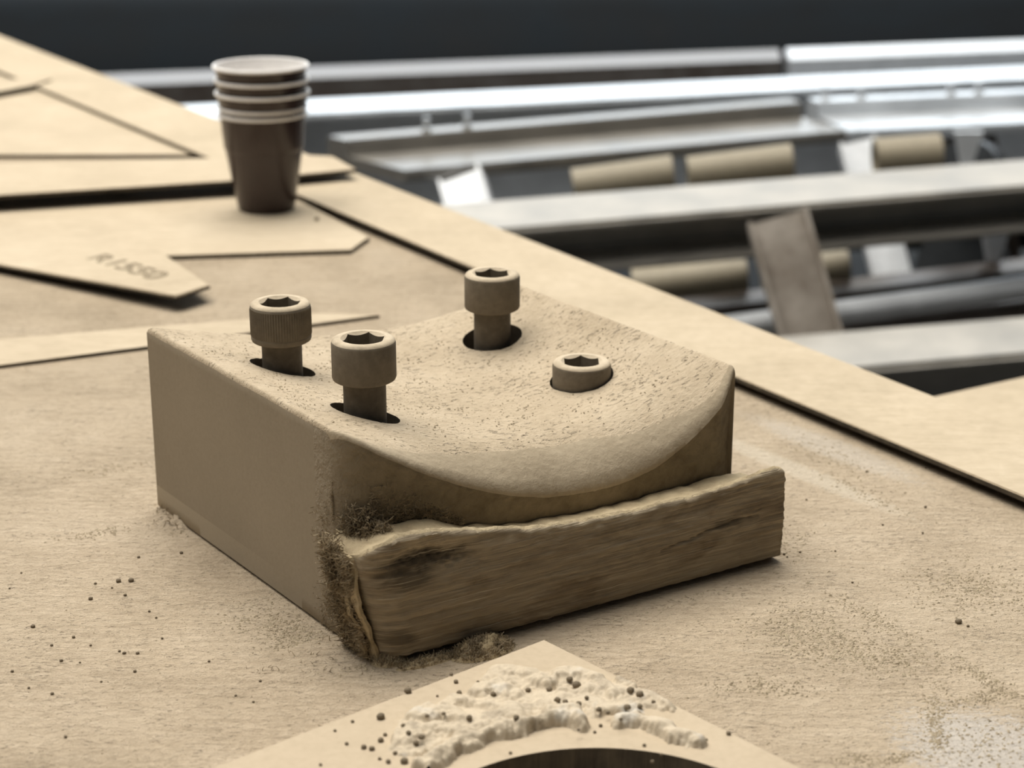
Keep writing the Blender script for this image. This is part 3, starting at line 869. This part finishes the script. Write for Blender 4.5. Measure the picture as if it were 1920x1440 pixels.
for (u, v, d) in [(801, 1344, 1.6), (832, 1340, 1.6), (846, 1340, 1.6), (925, 1304, 2.4), (1030, 1295, 2.4), (1068, 1276, 2.6), (1081, 1288, 3.6), (1045, 1315, 2.6),
                  (1123, 1333, 2.4), (1176, 1329, 2.8), (1200, 1326, 2.0), (1182, 1297, 3.0), (1200, 1305, 3.2), (1060, 1318, 2.2), (1085, 1322, 2.4), (1100, 1310, 1.8),
                  (880, 1348, 2.4), (968, 1348, 2.4), (978, 1362, 2.0), (790, 1385, 2.6), (780, 1395, 2.2), (766, 1376, 2.0), (1225, 1318, 1.8), (1140, 1338, 1.8), (990, 1296, 2.2)]:
    bead(u, v, d, ZP, 'dark round spatter bead stuck on the slag crust', 'spatter beads on the slag crust')
for (u, v, d) in [(62, 1176, 2.0), (138, 1196, 1.5), (97, 1211, 1.4), (170, 1124, 2.0), (260, 1046, 1.5), (179, 1095, 1.3), (235, 1117, 1.6), (233, 1226, 1.6), (224, 1222, 1.2),
                  (258, 1226, 1.5), (304, 1198, 1.2), (293, 1159, 1.1), (280, 1147, 1.2), (392, 1241, 1.2), (253, 1260, 1.5), (23, 1260, 1.4), (54, 1291, 1.2), (98, 1302, 1.5),
                  (123, 1383, 1.4), (488, 1278, 1.3), (442, 1305, 1.1), (475, 1317, 1.1), (190, 1279, 1.0), (170, 1211, 1.2), (115, 1240, 1.6), (340, 1038, 1.8), (246, 1090, 2.6), (222, 1091, 2.4),
                  (40, 1075, 1.0), (18, 1104, 1.0), (210, 1103, 1.1), (150, 1243, 1.0), (1470, 1040, 1.4), (1476, 1045, 1.0), (1500, 1036, 1.2), (1735, 952, 1.6), (1655, 985, 1.2),
                  (1730, 1000, 1.2), (1566, 1034, 1.0), (1797, 1168, 3.0), (1815, 1175, 1.4), (1598, 1093, 1.2), (1625, 885, 1.4), (1736, 878, 1.2), (1512, 938, 1.2)]:
    bead(u, v, d, 0.0, 'tiny dark grit grain lying on the dusty table plate', 'grit on the table', 'grit_grain')
bead(594, 413, 4.0, 3.0, 'small dark crumb on the sheet beside the cups', None, 'crumb')

# ------------------------------------------------------------------ swarf fuzz: curly filings (nobody could count them)
def fuzz(name, spots, label, mat, parent=None):
    """spots: list of (point mm, normal, length mm)"""
    V, F = [], []
    for (p, nrm, ln) in spots:
        p = Vector(p); d = (Vector(nrm) + Vector((random.gauss(0, .55), random.gauss(0, .55), random.gauss(0, .55)))).normalized()
        ax_ = Vector((random.gauss(0, 1), random.gauss(0, 1), random.gauss(0, 1))).normalized()
        cur = random.uniform(-0.6, 0.6); r = random.uniform(0.12, 0.26) * (1.35 if ln > 3.9 else 1.0)
        prev = None
        K = 5
        p = p - d * 0.4
        for k in range(K + 1):
            s_ = d.orthogonal().normalized(); t_ = d.cross(s_)
            rr = r * (1 - 0.6 * k / K)
            ring = []
            for q in range(3):
                a_ = 2.094 * q
                ring.append(len(V)); V.append(tuple(p + s_ * (rr * math.cos(a_)) + t_ * (rr * math.sin(a_))))
            if prev:
                for q in range(3): F.append((prev[q], prev[(q + 1) % 3], ring[(q + 1) % 3], ring[q]))
            prev = ring
            p = p + d * (ln / K)
            d = (Matrix.Rotation(cur, 3, ax_) @ d).normalized()
    o = mesh_obj(name, V, F, mat, parent)
    tag(o, label, 'metal filings' if not parent else None, kind='stuff')
    return o
M_FUZZ = dust_mat('curly_filings', coarse=120, fine=900, bd=0.0001, bs=0.2, base=(0.33, 0.262, 0.168), hi=(0.50, 0.41, 0.28), lo=(0.15, 0.116, 0.072), rough=0.7)
nrm_front = Vector((math.sin(YAW), -math.cos(YAW), 0)); nrm_left = Vector((-math.cos(YAW), -math.sin(YAW), 0))
spots = []
for _ in range(4200):
    z = random.triangular(1, 56, 40) if random.random() < .6 else random.uniform(1, 50)
    u = random.triangular(0.0, 10.0, 6.0)
    n = n_front(u)
    if random.random() < max(0, (z - 48) / 10): continue
    dd = (nrm_front * (0.5 + u / 12) + nrm_left * (1 - u / 12)).normalized()
    spots.append((blk2w(u, n, z), dd, random.uniform(1.5, 4.6)))
for _ in range(3000):
    z = random.uniform(0, 42); n = random.uniform(9, 24) if random.random() < .6 else random.uniform(8, 14)
    spots.append((blk2w(-8.5 + 8.0 * (1 - min(1, z / 44.0)) ** 1.2 + random.gauss(0, 1.0), n, z), nrm_left + Vector((0, 0, .3)), random.uniform(1.2, 3.8)))
for (uu_, zz_, sp_, cnt) in ((0.2, 33, 2.2, 120), (0.4, 45, 2.0, 60), (0.2, 9, 3.0, 160), (0.5, 52, 2.0, 60)):
    for _ in range(cnt):
        nn_ = -3 - abs(random.gauss(0, 5)) if uu_ < .45 else random.uniform(0, 6)
        spots.append((blk2w(0.0, min(nn_, -0.5), max(1, random.gauss(zz_, sp_ * 1.6))), nrm_left, random.uniform(0.8, 2.2)))
for _ in range(900):                               # in the corner above the ledge
    u = random.uniform(8, 46); z = s_back(u) + random.expovariate(0.18) * max(0.15, 1 - (u - 8) / 40)
    spots.append((blk2w(u, n_front(u) - 1.5, min(z, 60)), nrm_front + Vector((0, 0, .3)), random.uniform(0.8, 2.2)))
for _ in range(1500):                              # longer curls where the block corner, the ledge and the slab end meet
    if random.random() < .5:
        u = random.uniform(2, 13); z = s_back(u) - 1.5 + random.gauss(0, 2.0)
        spots.append((blk2w(u, n_front(u) + random.uniform(0, 5), z), nrm_front + nrm_left * .5 + Vector((0, 0, .4)), random.uniform(1.6, 3.6)))
    else:
        z = random.uniform(2, 46); n = random.uniform(7, 17)
        spots.append((blk2w(-7.5 + 8.0 * (1 - min(1, z / 44.0)) ** 1.2 + random.gauss(0, 1.5), n, z), nrm_left + nrm_front * .3, random.uniform(2.5, 5.5)))
fuzz('swarf_fuzz', spots, 'furry dark filings clinging to the block corner beside the lining slab', M_FUZZ)
def mound(name, u, v, rx, ry, h, cnt, label, ang=0.0, mat=M_CLUMP):
    c = px(u, v, 0)
    G = 36; V, F = [], []
    for i in range(G + 1):
        for j in range(G + 1):
            x = -1 + 2 * i / G; y = -1 + 2 * j / G
            d = math.hypot(x, y)
            hz = h * max(0, 1 - d * d) ** 0.9 * (1 + 0.7 * noise.noise(Vector((x * 3, y * 3, u * .1)))) + (0.5 * h * noise.noise(Vector((x * 9, y * 9, u * .1))) if d < .95 else 0) * max(0, 1 - d)
            X_, Y_ = x * rx, y * ry
            V.append((X_ * math.cos(ang) - Y_ * math.sin(ang), X_ * math.sin(ang) + Y_ * math.cos(ang), max(hz, 0.0) - (0.05 if d > .97 else 0)))
    for i in range(G):
        for j in range(G):
            x = -1 + 2 * (i + .5) / G; y = -1 + 2 * (j + .5) / G
            if math.hypot(x, y) < 1.0:
                k = i * (G + 1) + j; F.append((k, k + G + 1, k + G + 2, k + 1))
    r = mesh_obj(name, V, F, mat, None, 180)
    r.location = c * MM
    tag(r, label, 'swarf', kind='stuff')
    sp_ = []
    for _ in range(cnt):
        a_ = random.uniform(0, 6.283); q = math.sqrt(random.random()) * 0.95
        x, y = q * math.cos(a_), q * math.sin(a_)
        z = h * max(0, 1 - q * q) ** 0.9
        X_, Y_ = x * rx, y * ry
        sp_.append(((X_ * math.cos(ang) - Y_ * math.sin(ang), X_ * math.sin(ang) + Y_ * math.cos(ang), z), (0, 0, 1), random.uniform(1.0, 3.0)))
    if cnt:
        f = fuzz('loose_filings', sp_, None, M_FUZZ, r)
    return r
mound('swarf_pile', 905, 1222, 13, 7, 4.6, 1500, 'small tangled heap of filings at the foot of the lining slab', 0.55)
mound('swarf_crumbs', 800, 1243, 12, 3.0, 1.8, 260, 'thin crumbly line of filings along the slab foot', 0.5)
mound('corner_swarf', 728, 1238, 7, 6, 3.5, 700, 'dark filings heaped under the torn slab end', 0.3)
mound('dust_heap', 325, 972, 9, 15, 2.4, 60, 'low dust heap at the back foot of the block side', 0.3, M_TABLE)
mound('dust_bank', 640, 1222, 40, 14, 1.2, 60, 'low rough bank of dust before the chamfered block corner', 0.5, M_TABLE)

def crumbs(name, pts, mat, label=None, parent=None):
    V, F = [], []
    for (p, r) in pts:
        b0 = len(V)
        ax_ = random.uniform(0, 6.28); c_, s_ = math.cos(ax_), math.sin(ax_)
        for (x, y, z) in ((1.3, 0, .2), (-1.3, 0, .1), (0, .8, .2), (0, -.8, .1), (0, 0, .8), (0, 0, -.3)):
            k = r * random.uniform(0.7, 1.3)
            V.append((p[0] + (x * c_ - y * s_) * k, p[1] + (x * s_ + y * c_) * k, p[2] + z * k))
        for f in ((0, 2, 4), (2, 1, 4), (1, 3, 4), (3, 0, 4), (2, 0, 5), (1, 2, 5), (3, 1, 5), (0, 3, 5)): F.append(tuple(b0 + i for i in f))
    o = mesh_obj(name, V, F, mat, parent)
    tag(o, label, None if parent else 'dust', kind='stuff')
    return o
M_CRUMB = dust_mat('dust_crumb', coarse=90, fine=900, bd=0.0002, bs=0.3, base=(0.43, 0.355, 0.245), hi=(0.53, 0.45, 0.325), lo=(0.30, 0.245, 0.165))
pts = []
for (u, v, su, sv, ang, cnt) in [(1520, 1190, 70, 28, 12, 900), (1650, 1235, 70, 14, 4, 500), (1430, 1290, 60, 10, 2, 260), (1830, 1105, 70, 26, 8, 700), (1755, 1360, 14, 40, 0, 420),
                                 (1850, 1275, 45, 8, 35, 220), (1840, 1310, 40, 8, -10, 220), (1850, 1400, 50, 30, 0, 260), (1640, 1160, 60, 8, 28, 240), (1620, 925, 50, 8, 24, 160), (1460, 1010, 40, 20, 20, 200),
                                 (560, 1190, 60, 22, 20, 800), (640, 1230, 60, 14, 10, 600), (330, 975, 18, 12, 30, 260), (180, 1000, 30, 5, -10, 120), (200, 880, 40, 5, -12, 90),
                                 (1620, 1425, 30, 6, 0, 120), (1690, 1420, 20, 5, -20, 80), (1560, 860, 60, 14, 24, 220), (1240, 1130, 120, 12, -15, 300)]:
    c_, s_ = math.cos(math.radians(ang)), math.sin(math.radians(ang))
    for _ in range(cnt):
        a_, b2 = random.gauss(0, su), random.gauss(0, sv)
        p = px(u + a_ * c_ - b2 * s_, v + a_ * s_ + b2 * c_, 0)
        pts.append((p, random.uniform(0.18, 0.62)))
for _ in range(2600):
    p = px(random.uniform(-40, 1960), random.uniform(700, 1450), 0); pts.append((p, random.uniform(0.12, 0.36)))
def clear(p):
    q = p - OB; u = q.x * math.cos(YAW) + q.y * math.sin(YAW); n = q.x * math.sin(YAW) - q.y * math.cos(YAW)
    if -2 < u < 182 and -154 < n < 45: return False
    r = p - c0; den = dl.x * dr.y - dl.y * dr.x
    al = (r.x * dr.y - r.y * dr.x) / den; be = (dl.x * r.y - dl.y * r.x) / den
    if al > -1 and be > -1: return False
    return (p - on_in(p.y)).x < -4
crumbs('dust_crumbs', [(p, r) for p, r in pts if clear(p)], M_CRUMB, 'crumbs of beige dust scattered on the table plate around the block')
pts = []
while len(pts) < 1900:
    u, n = random.uniform(4, W_ - 4), random.uniform(-134, 2)
    if n > -20 and random.random() < (n + 20) / 24: continue
    if min(math.hypot(u - a_, n - b2) for a_, b2 in HOLES) < 14.5: continue
    if noise.noise(Vector((u * 0.06, n * 0.06, 2))) < random.uniform(-0.5, 0.3): continue
    pts.append((Vector((u, -n, ztop(u, n))), random.uniform(0.15, 0.5)))
crumbs('top_crumbs', pts, M_CRUMB, None, blk)

# ------------------------------------------------------------------ steel profiles stored beyond the table
m_bright = steel_mat('bright_rolled_steel', (0.80, 0.83, 0.86), 0.38, 0.5, 0.25, scale=9, stretch=(1, 1, 1))
m_grey = steel_mat('grey_rolled_steel', (0.25, 0.23, 0.20), 0.34, 0.0, 0.3, scale=10)
m_grey.node_tree.nodes['Principled BSDF'].inputs['IOR'].default_value = 1.9
m_dusty = steel_mat('dusty_grey_steel', (0.46, 0.43, 0.38), 0.55, 0.25, 0.3, scale=10)
m_brown = steel_mat('brown_mill_scale_steel', (0.20, 0.17, 0.145), 0.40, 0.7, 0.5, dark=(0.12, 0.09, 0.07), scale=12)
m_dark = steel_mat('dark_blue_grey_pipe', (0.008, 0.0115, 0.015), 0.75, 0.0, 0.5, scale=5)
m_tan = plain('tan_coated_pipe', (0.31, 0.265, 0.185), 0.6)
m_lit_white = plain('lit_white_steel', (0.88, 0.90, 0.92), 0.4)  # strut steel whitened in colour to carry the light falling on it
m_galv = steel_mat('galvanised_steel', (0.86, 0.88, 0.90), 0.42, 0.25, 0.18, scale=25)
def I_sec(wd, h, tf, tw, z0=0.0, c0_=0.0):
    """I section; front top edge of the upper flange at (c0_, z0); c grows towards the camera"""
    m_ = c0_ - wd / 2
    return [(c0_, z0), (c0_, z0 - tf), (m_ + tw / 2, z0 - tf), (m_ + tw / 2, z0 - h + tf), (c0_, z0 - h + tf), (c0_, z0 - h),
            (c0_ - wd, z0 - h), (c0_ - wd, z0 - h + tf), (m_ - tw / 2, z0 - h + tf), (m_ - tw / 2, z0 - tf), (c0_ - wd, z0 - tf), (c0_ - wd, z0)]
def box_sec(wd, h): return [(0, 0), (0, -h), (-wd, -h), (-wd, 0)]
def profile(name, pa, pb, z, sec, mat, label, cat='steel beam', ext0=0.0, ext1=0.0, slant0=0.0, slant1=0.0, bevel=2.0, group=None, parent=None):
    A_, B_ = px(*pa, z), px(*pb, z)
    d = (B_ - A_).normalized()
    A_ = A_ - d * ext0; B_ = B_ + d * ext1
    c = Vector((d.y, -d.x, 0))                        # horizontal, towards the camera
    L = (B_ - A_).length
    bm = bmesh.new()
    lo = [bm.verts.new(tuple((d * (slant0 * q[0]) + c * q[0] + Vector((0, 0, q[1]))) * MM)) for q in sec]
    hi = [bm.verts.new(tuple((d * (L + slant1 * q[0]) + c * q[0] + Vector((0, 0, q[1]))) * MM)) for q in sec]
    n = len(sec)
    bm.faces.new(lo); bm.faces.new(hi[::-1])
    for i in range(n): bm.faces.new((lo[i], hi[i], hi[(i + 1) % n], lo[(i + 1) % n]))
    if bevel:
        le = [e for e in bm.edges if (e.verts[0] in lo) != (e.verts[1] in lo)]
        bmesh.ops.bevel(bm, geom=le, offset=bevel * MM, segments=2, affect='EDGES')
    o = bm_obj(name, bm, mat, None, 40)
    o.location = Vector((A_.x, A_.y, z)) * MM
    if parent: part_world(o, parent)
    else: tag(o, label, cat, group)
    return o, A_, d, c, L

# far pair: inverted channel lying on a wide-flange beam
profile('wide_flange_beam', (620, 212), (1900, 149), -190, I_sec(128, 200, 13, 10), m_bright,
        'bright wide-flange steel beam before the thin channels and the dark pipe', ext0=1500, ext1=900, bevel=4)
chan = [(0, 0), (0, -70), (-7, -70), (-7, -8), (-133, -8), (-133, -70), (-140, -70), (-140, 0)]
profile('steel_channel', (620, 146), (1465, 113), -231, chan, m_brown,
        'dark-faced inverted channel with bright top behind the wide-flange beam', 'steel channel', ext0=1400, slant1=-0.35, bevel=2)
profile('steel_channel', (1480, 112), (1910, 95), -231, chan, m_galv,
        'pale grey inverted channel with slanted end butting the dark-faced channel', 'steel channel', ext1=900, slant0=-0.35, bevel=2)
# middle pair of stepped rails
rail = [(0, 0), (0, -16), (-156, -16), (-156, 21), (-116, 21), (-116, 0)]
r1 = profile('stepped_rail', (760, 320), (1588, 245), -190, rail, m_grey,
             'grey stepped steel rail with a cut slanted end above the white strut', 'steel rail', slant0=0.32, bevel=3)
r2 = profile('stepped_rail', (1592, 246), (1910, 231), -190, rail, m_bright,
             'paler stepped steel rail joined after the cut-ended grey rail', 'steel rail', ext1=900, bevel=3)
# small upright lugs on the rails
def proj_u(P):
    q = P - Vector((0, 0, CAMH)); return 960 + FPX * q.x / (q.y * cp - q.z * sp)
for rl, tu, what in ((r1, 800, 'nearest the cut end of the grey rail'), (r1, 876, 'second from the cut end of the grey rail'), (r1, 1545, 'near the joint on the grey rail'),
                     (r2, 1612, 'just past the joint on the pale rail'), (r2, 1780, 'first of a pair halfway along the pale rail'), (r2, 1832, 'second of a pair halfway along the pale rail')):
    _, A_, d_, c_, L_r = rl
    lo_, hi_ = -100.0, 1500.0
    for _k in range(40):
        mid = (lo_ + hi_) / 2
        if proj_u(A_ + d_ * mid - c_ * 136) < tu: lo_ = mid
        else: hi_ = mid
    Pp = A_ + d_ * lo_ - c_ * 136
    V, F = boxv(-4, 4, -4, 4, 0, 17)
    for f_ in ((3.2, 17, 6),):
        V2, F2 = boxv(-f_[0] * 1.9, f_[0] * 1.9, -5.5, 5.5, 0, 4)
        F = F + [tuple(i + len(V) for i in ff) for ff in F2]; V = V + V2
    o = mesh_obj('steel_lug', V, F, m_bright)
    o.location = Vector((Pp.x, Pp.y, -190 + 21)) * MM
    tag(o, 'small upright steel lug ' + what, 'lug', 'lugs on the stepped rails')
# front beam
profile('i_beam', (960, 428), (1900, 350), -170, I_sec(133, 58, 10, 9), m_dusty,
        'grey I-beam with broad dusty flange resting over the leaning strut', ext0=260, ext1=700, bevel=4)
profile('angle_bar', (1548, 552), (1910, 508), -300, box_sec(52, 14), m_brown, 'thin dark brown steel bar behind the round bright bar', 'steel bar', ext0=700, ext1=700, bevel=2)
profile('wide_bar', (1570, 694), (1915, 664), -255, I_sec(120, 90, 12, 10), m_dusty, 'wide dusty grey beam low beside the leaning strut foot', 'steel beam', ext0=600, ext1=500, bevel=5)

def tube(name, P0, P1, r, mat, label, cat, hollow=0.0, seg=40, parent=None, group=None):
    P0, P1 = Vector(P0), Vector(P1); d = (P1 - P0); L = d.length; d.normalize()
    q = Vector((0, 0, 1)).rotation_difference(d)
    ri = r * hollow
    prof = [(r, 0), (r, L)] + ([(ri, L), (ri, 0), (r, 0)] if hollow else [])
    if not hollow: prof = [(0, 0)] + prof + [(0, L)]
    o = lathe(name, prof, mat, None, seg, 35)
    o.rotation_mode = 'QUATERNION'; o.rotation_quaternion = q; o.location = P0 * MM
    if parent: part_world(o, parent)
    else: tag(o, label, cat, group)
    return o
bA, bB = px(1548, 590, -300), px(1910, 540, -300); bd = (bB - bA).normalized()
tube('round_bar', bA - bd * 600, bB + bd * 600, 14, m_galv, 'bright round steel bar low behind the leaning strut', 'steel bar')
bA, bB = px(1548, 628, -335), px(1910, 585, -335); bd = (bB - bA).normalized()
tube('rusty_bar', bA - bd * 600, bB + bd * 600, 15, m_brown, 'rusty brown round bar under the bright round bar', 'steel bar')
# large dark pipe across the back
R_ = 300.0
m_dark.node_tree.nodes['Principled BSDF'].inputs['Specular IOR Level'].default_value = 0.15
pA, pB = pxd(0, 14, 4050), pxd(1920, -10, 4000)
pd_ = (pB - pA).normalized()
pA = pA - pd_ * 1500 + Vector((0, 130, -R_ + 22)); pB = pB + pd_ * 1500 + Vector((0, 130, -R_ + 22))
tube('large_pipe', pA, pB, R_, m_dark, 'very large dark blue-grey steel pipe behind all the beams', 'pipe', hollow=0.95, seg=96)

# leaning I-section struts
def strut(name, top, bot, y, wd, dp, tf, tw, mat, label, tw_rot=0.0, group=None, dy=0.0):
    T, B_ = pxd(*top, y), pxd(*bot, y - dy)
    ax_ = (B_ - T); L = ax_.length; ax_.normalize()
    L2 = (T.z - FLZ) / -ax_.z if ax_.z < 0 else L
    side = Vector((0, -1, 0)).cross(ax_).normalized()
    side = side if side.x > 0 else -side
    fw = ax_.cross(side).normalized()
    fw = fw if fw.y < 0 else -fw
    side, fw = (side * math.cos(tw_rot) + fw * math.sin(tw_rot)), (fw * math.cos(tw_rot) - side * math.sin(tw_rot))
    s = [(-wd / 2, dp / 2), (-wd / 2 + tf, dp / 2), (-wd / 2 + tf, tw / 2), (wd / 2 - tf, tw / 2), (wd / 2 - tf, dp / 2), (wd / 2, dp / 2),
         (wd / 2, -dp / 2), (wd / 2 - tf, -dp / 2), (wd / 2 - tf, -tw / 2), (-wd / 2 + tf, -tw / 2), (-wd / 2 + tf, -dp / 2), (-wd / 2, -dp / 2)]
    bm = bmesh.new()
    lo = [bm.verts.new(tuple((side * q[0] + fw * q[1]) * MM)) for q in s]
    hi = []
    for q in s:
        p = side * q[0] + fw * q[1]
        t = (FLZ - T.z - p.z) / ax_.z                 # cut flat at the hall floor
        hi.append(bm.verts.new(tuple((p + ax_ * t) * MM)))
    n = len(s)
    bm.faces.new(lo); bm.faces.new(hi[::-1])
    for i in range(n): bm.faces.new((lo[i], hi[i], hi[(i + 1) % n], lo[(i + 1) % n]))
    o = bm_obj(name, bm, mat, None, 40); o.location = T * MM
    tag(o, label, 'steel strut', group)
    return o
m_strut = steel_mat('worn_brown_strut', (0.58, 0.52, 0.45), 0.5, 0.45, 0.4, dark=(0.30, 0.25, 0.20), scale=18)
strut('leaning_strut', (1456, 408), (1536, 690), 1985, 66, 52, 4.5, 5, m_strut, 'brown leaning I-section strut under the grey I-beam', 0.0, None, 68)
strut('pale_strut', (866, 336), (905, 470), 2325, 56, 36, 4, 14, m_lit_white, 'white leaning strut under the cut end of the stepped rail', 0.0, None, 85)
strut('pale_strut', (1606, 268), (1678, 545), 2440, 48, 36, 4, 12, m_lit_white, 'white leaning strut under the joint of the two stepped rails', 0.0, None, 110)
strut('thin_post', (1210, 300), (1214, 420), 2400, 11, 12, 2, 3, m_grey, 'thin grey post under the middle of the grey stepped rail')
strut('back_post', (500, 230), (506, 420), 2760, 70, 60, 5, 6, m_brown, 'brown post under the wide-flange beam behind the cups')
strut('back_post', (1800, 185), (1850, 420), 2790, 70, 60, 5, 6, m_brown, 'brown post under the wide-flange beam behind the upper dark drum')

# tan pipes between the beams
tube('tan_pipe', pxd(1075, 352, 2330), pxd(1262, 326, 2330), 24, m_tan, 'short tan pipe stub under the grey stepped rail', 'pipe', 0.85)
tube('tan_pipe', pxd(1290, 330, 2300), pxd(1485, 305, 2300), 24, m_tan, 'tan pipe with open dark end between rail and I-beam', 'pipe', 0.85)
tube('tan_pipe', pxd(1640, 298, 2330), pxd(1762, 288, 2330), 26, m_tan, 'tan pipe piece right beside the white strut at the rail joint', 'pipe', 0.85)
tube('tan_pipe', pxd(1185, 538, 2180), pxd(1400, 520, 2180), 22, m_tan, 'long tan pipe low behind the brown leaning strut', 'pipe', 0.85)
tube('tan_pipe', pxd(1430, 520, 2220), pxd(1590, 505, 2220), 24, m_tan, 'tan pipe end showing past the brown leaning strut', 'pipe', 0.85)
# dark rounded cheeks further back
m_tank = steel_mat('dark_tank_steel', (0.07, 0.075, 0.08), 0.5, 0.4, 0.3)
tube('dark_drum', pxd(1810, 325, 2480), pxd(1830, 322, 2600), 45, m_tank, 'dark grey drum end between the pale rail and I-beam', 'drum')
tube('dark_drum', pxd(1800, 505, 2520), pxd(1812, 495, 2640), 62, m_tank, 'dark grey drum end below the grey I-beam', 'drum')
for (u, v, y) in ((1810, 290, 2440), (1860, 470, 2280)):
    c = pxd(u, v, y); 
    o = mesh_obj('bright_bracket', [(-16, 0, 30), (22, 0, 30), (8, 0, -24), (-2, 0, -24), (-16, 8, 30), (22, 8, 30), (8, 8, -24), (-2, 8, -24)],
                 [(0, 1, 2, 3), (7, 6, 5, 4), (0, 4, 5, 1), (1, 5, 6, 2), (2, 6, 7, 3), (3, 7, 4, 0)], m_galv)
    o.location = c * MM
    tag(o, 'white tapered bracket before the drum ' + ('between the pale rail and I-beam' if v < 400 else 'below the grey I-beam'), 'bracket')

# pale plate lower than the table edge, beside the strip
pp = [px(u, v, -60) for u, v in [(1700, 754), (2000, 688), (2150, 860), (1900, 900)]]
o = prism('low_plate', [(p.x, p.y) for p in pp], -66, -60, M_STRIP, bevel=1.0)
tag(o, 'pale dusty plate just below the table edge strip', 'steel plate')
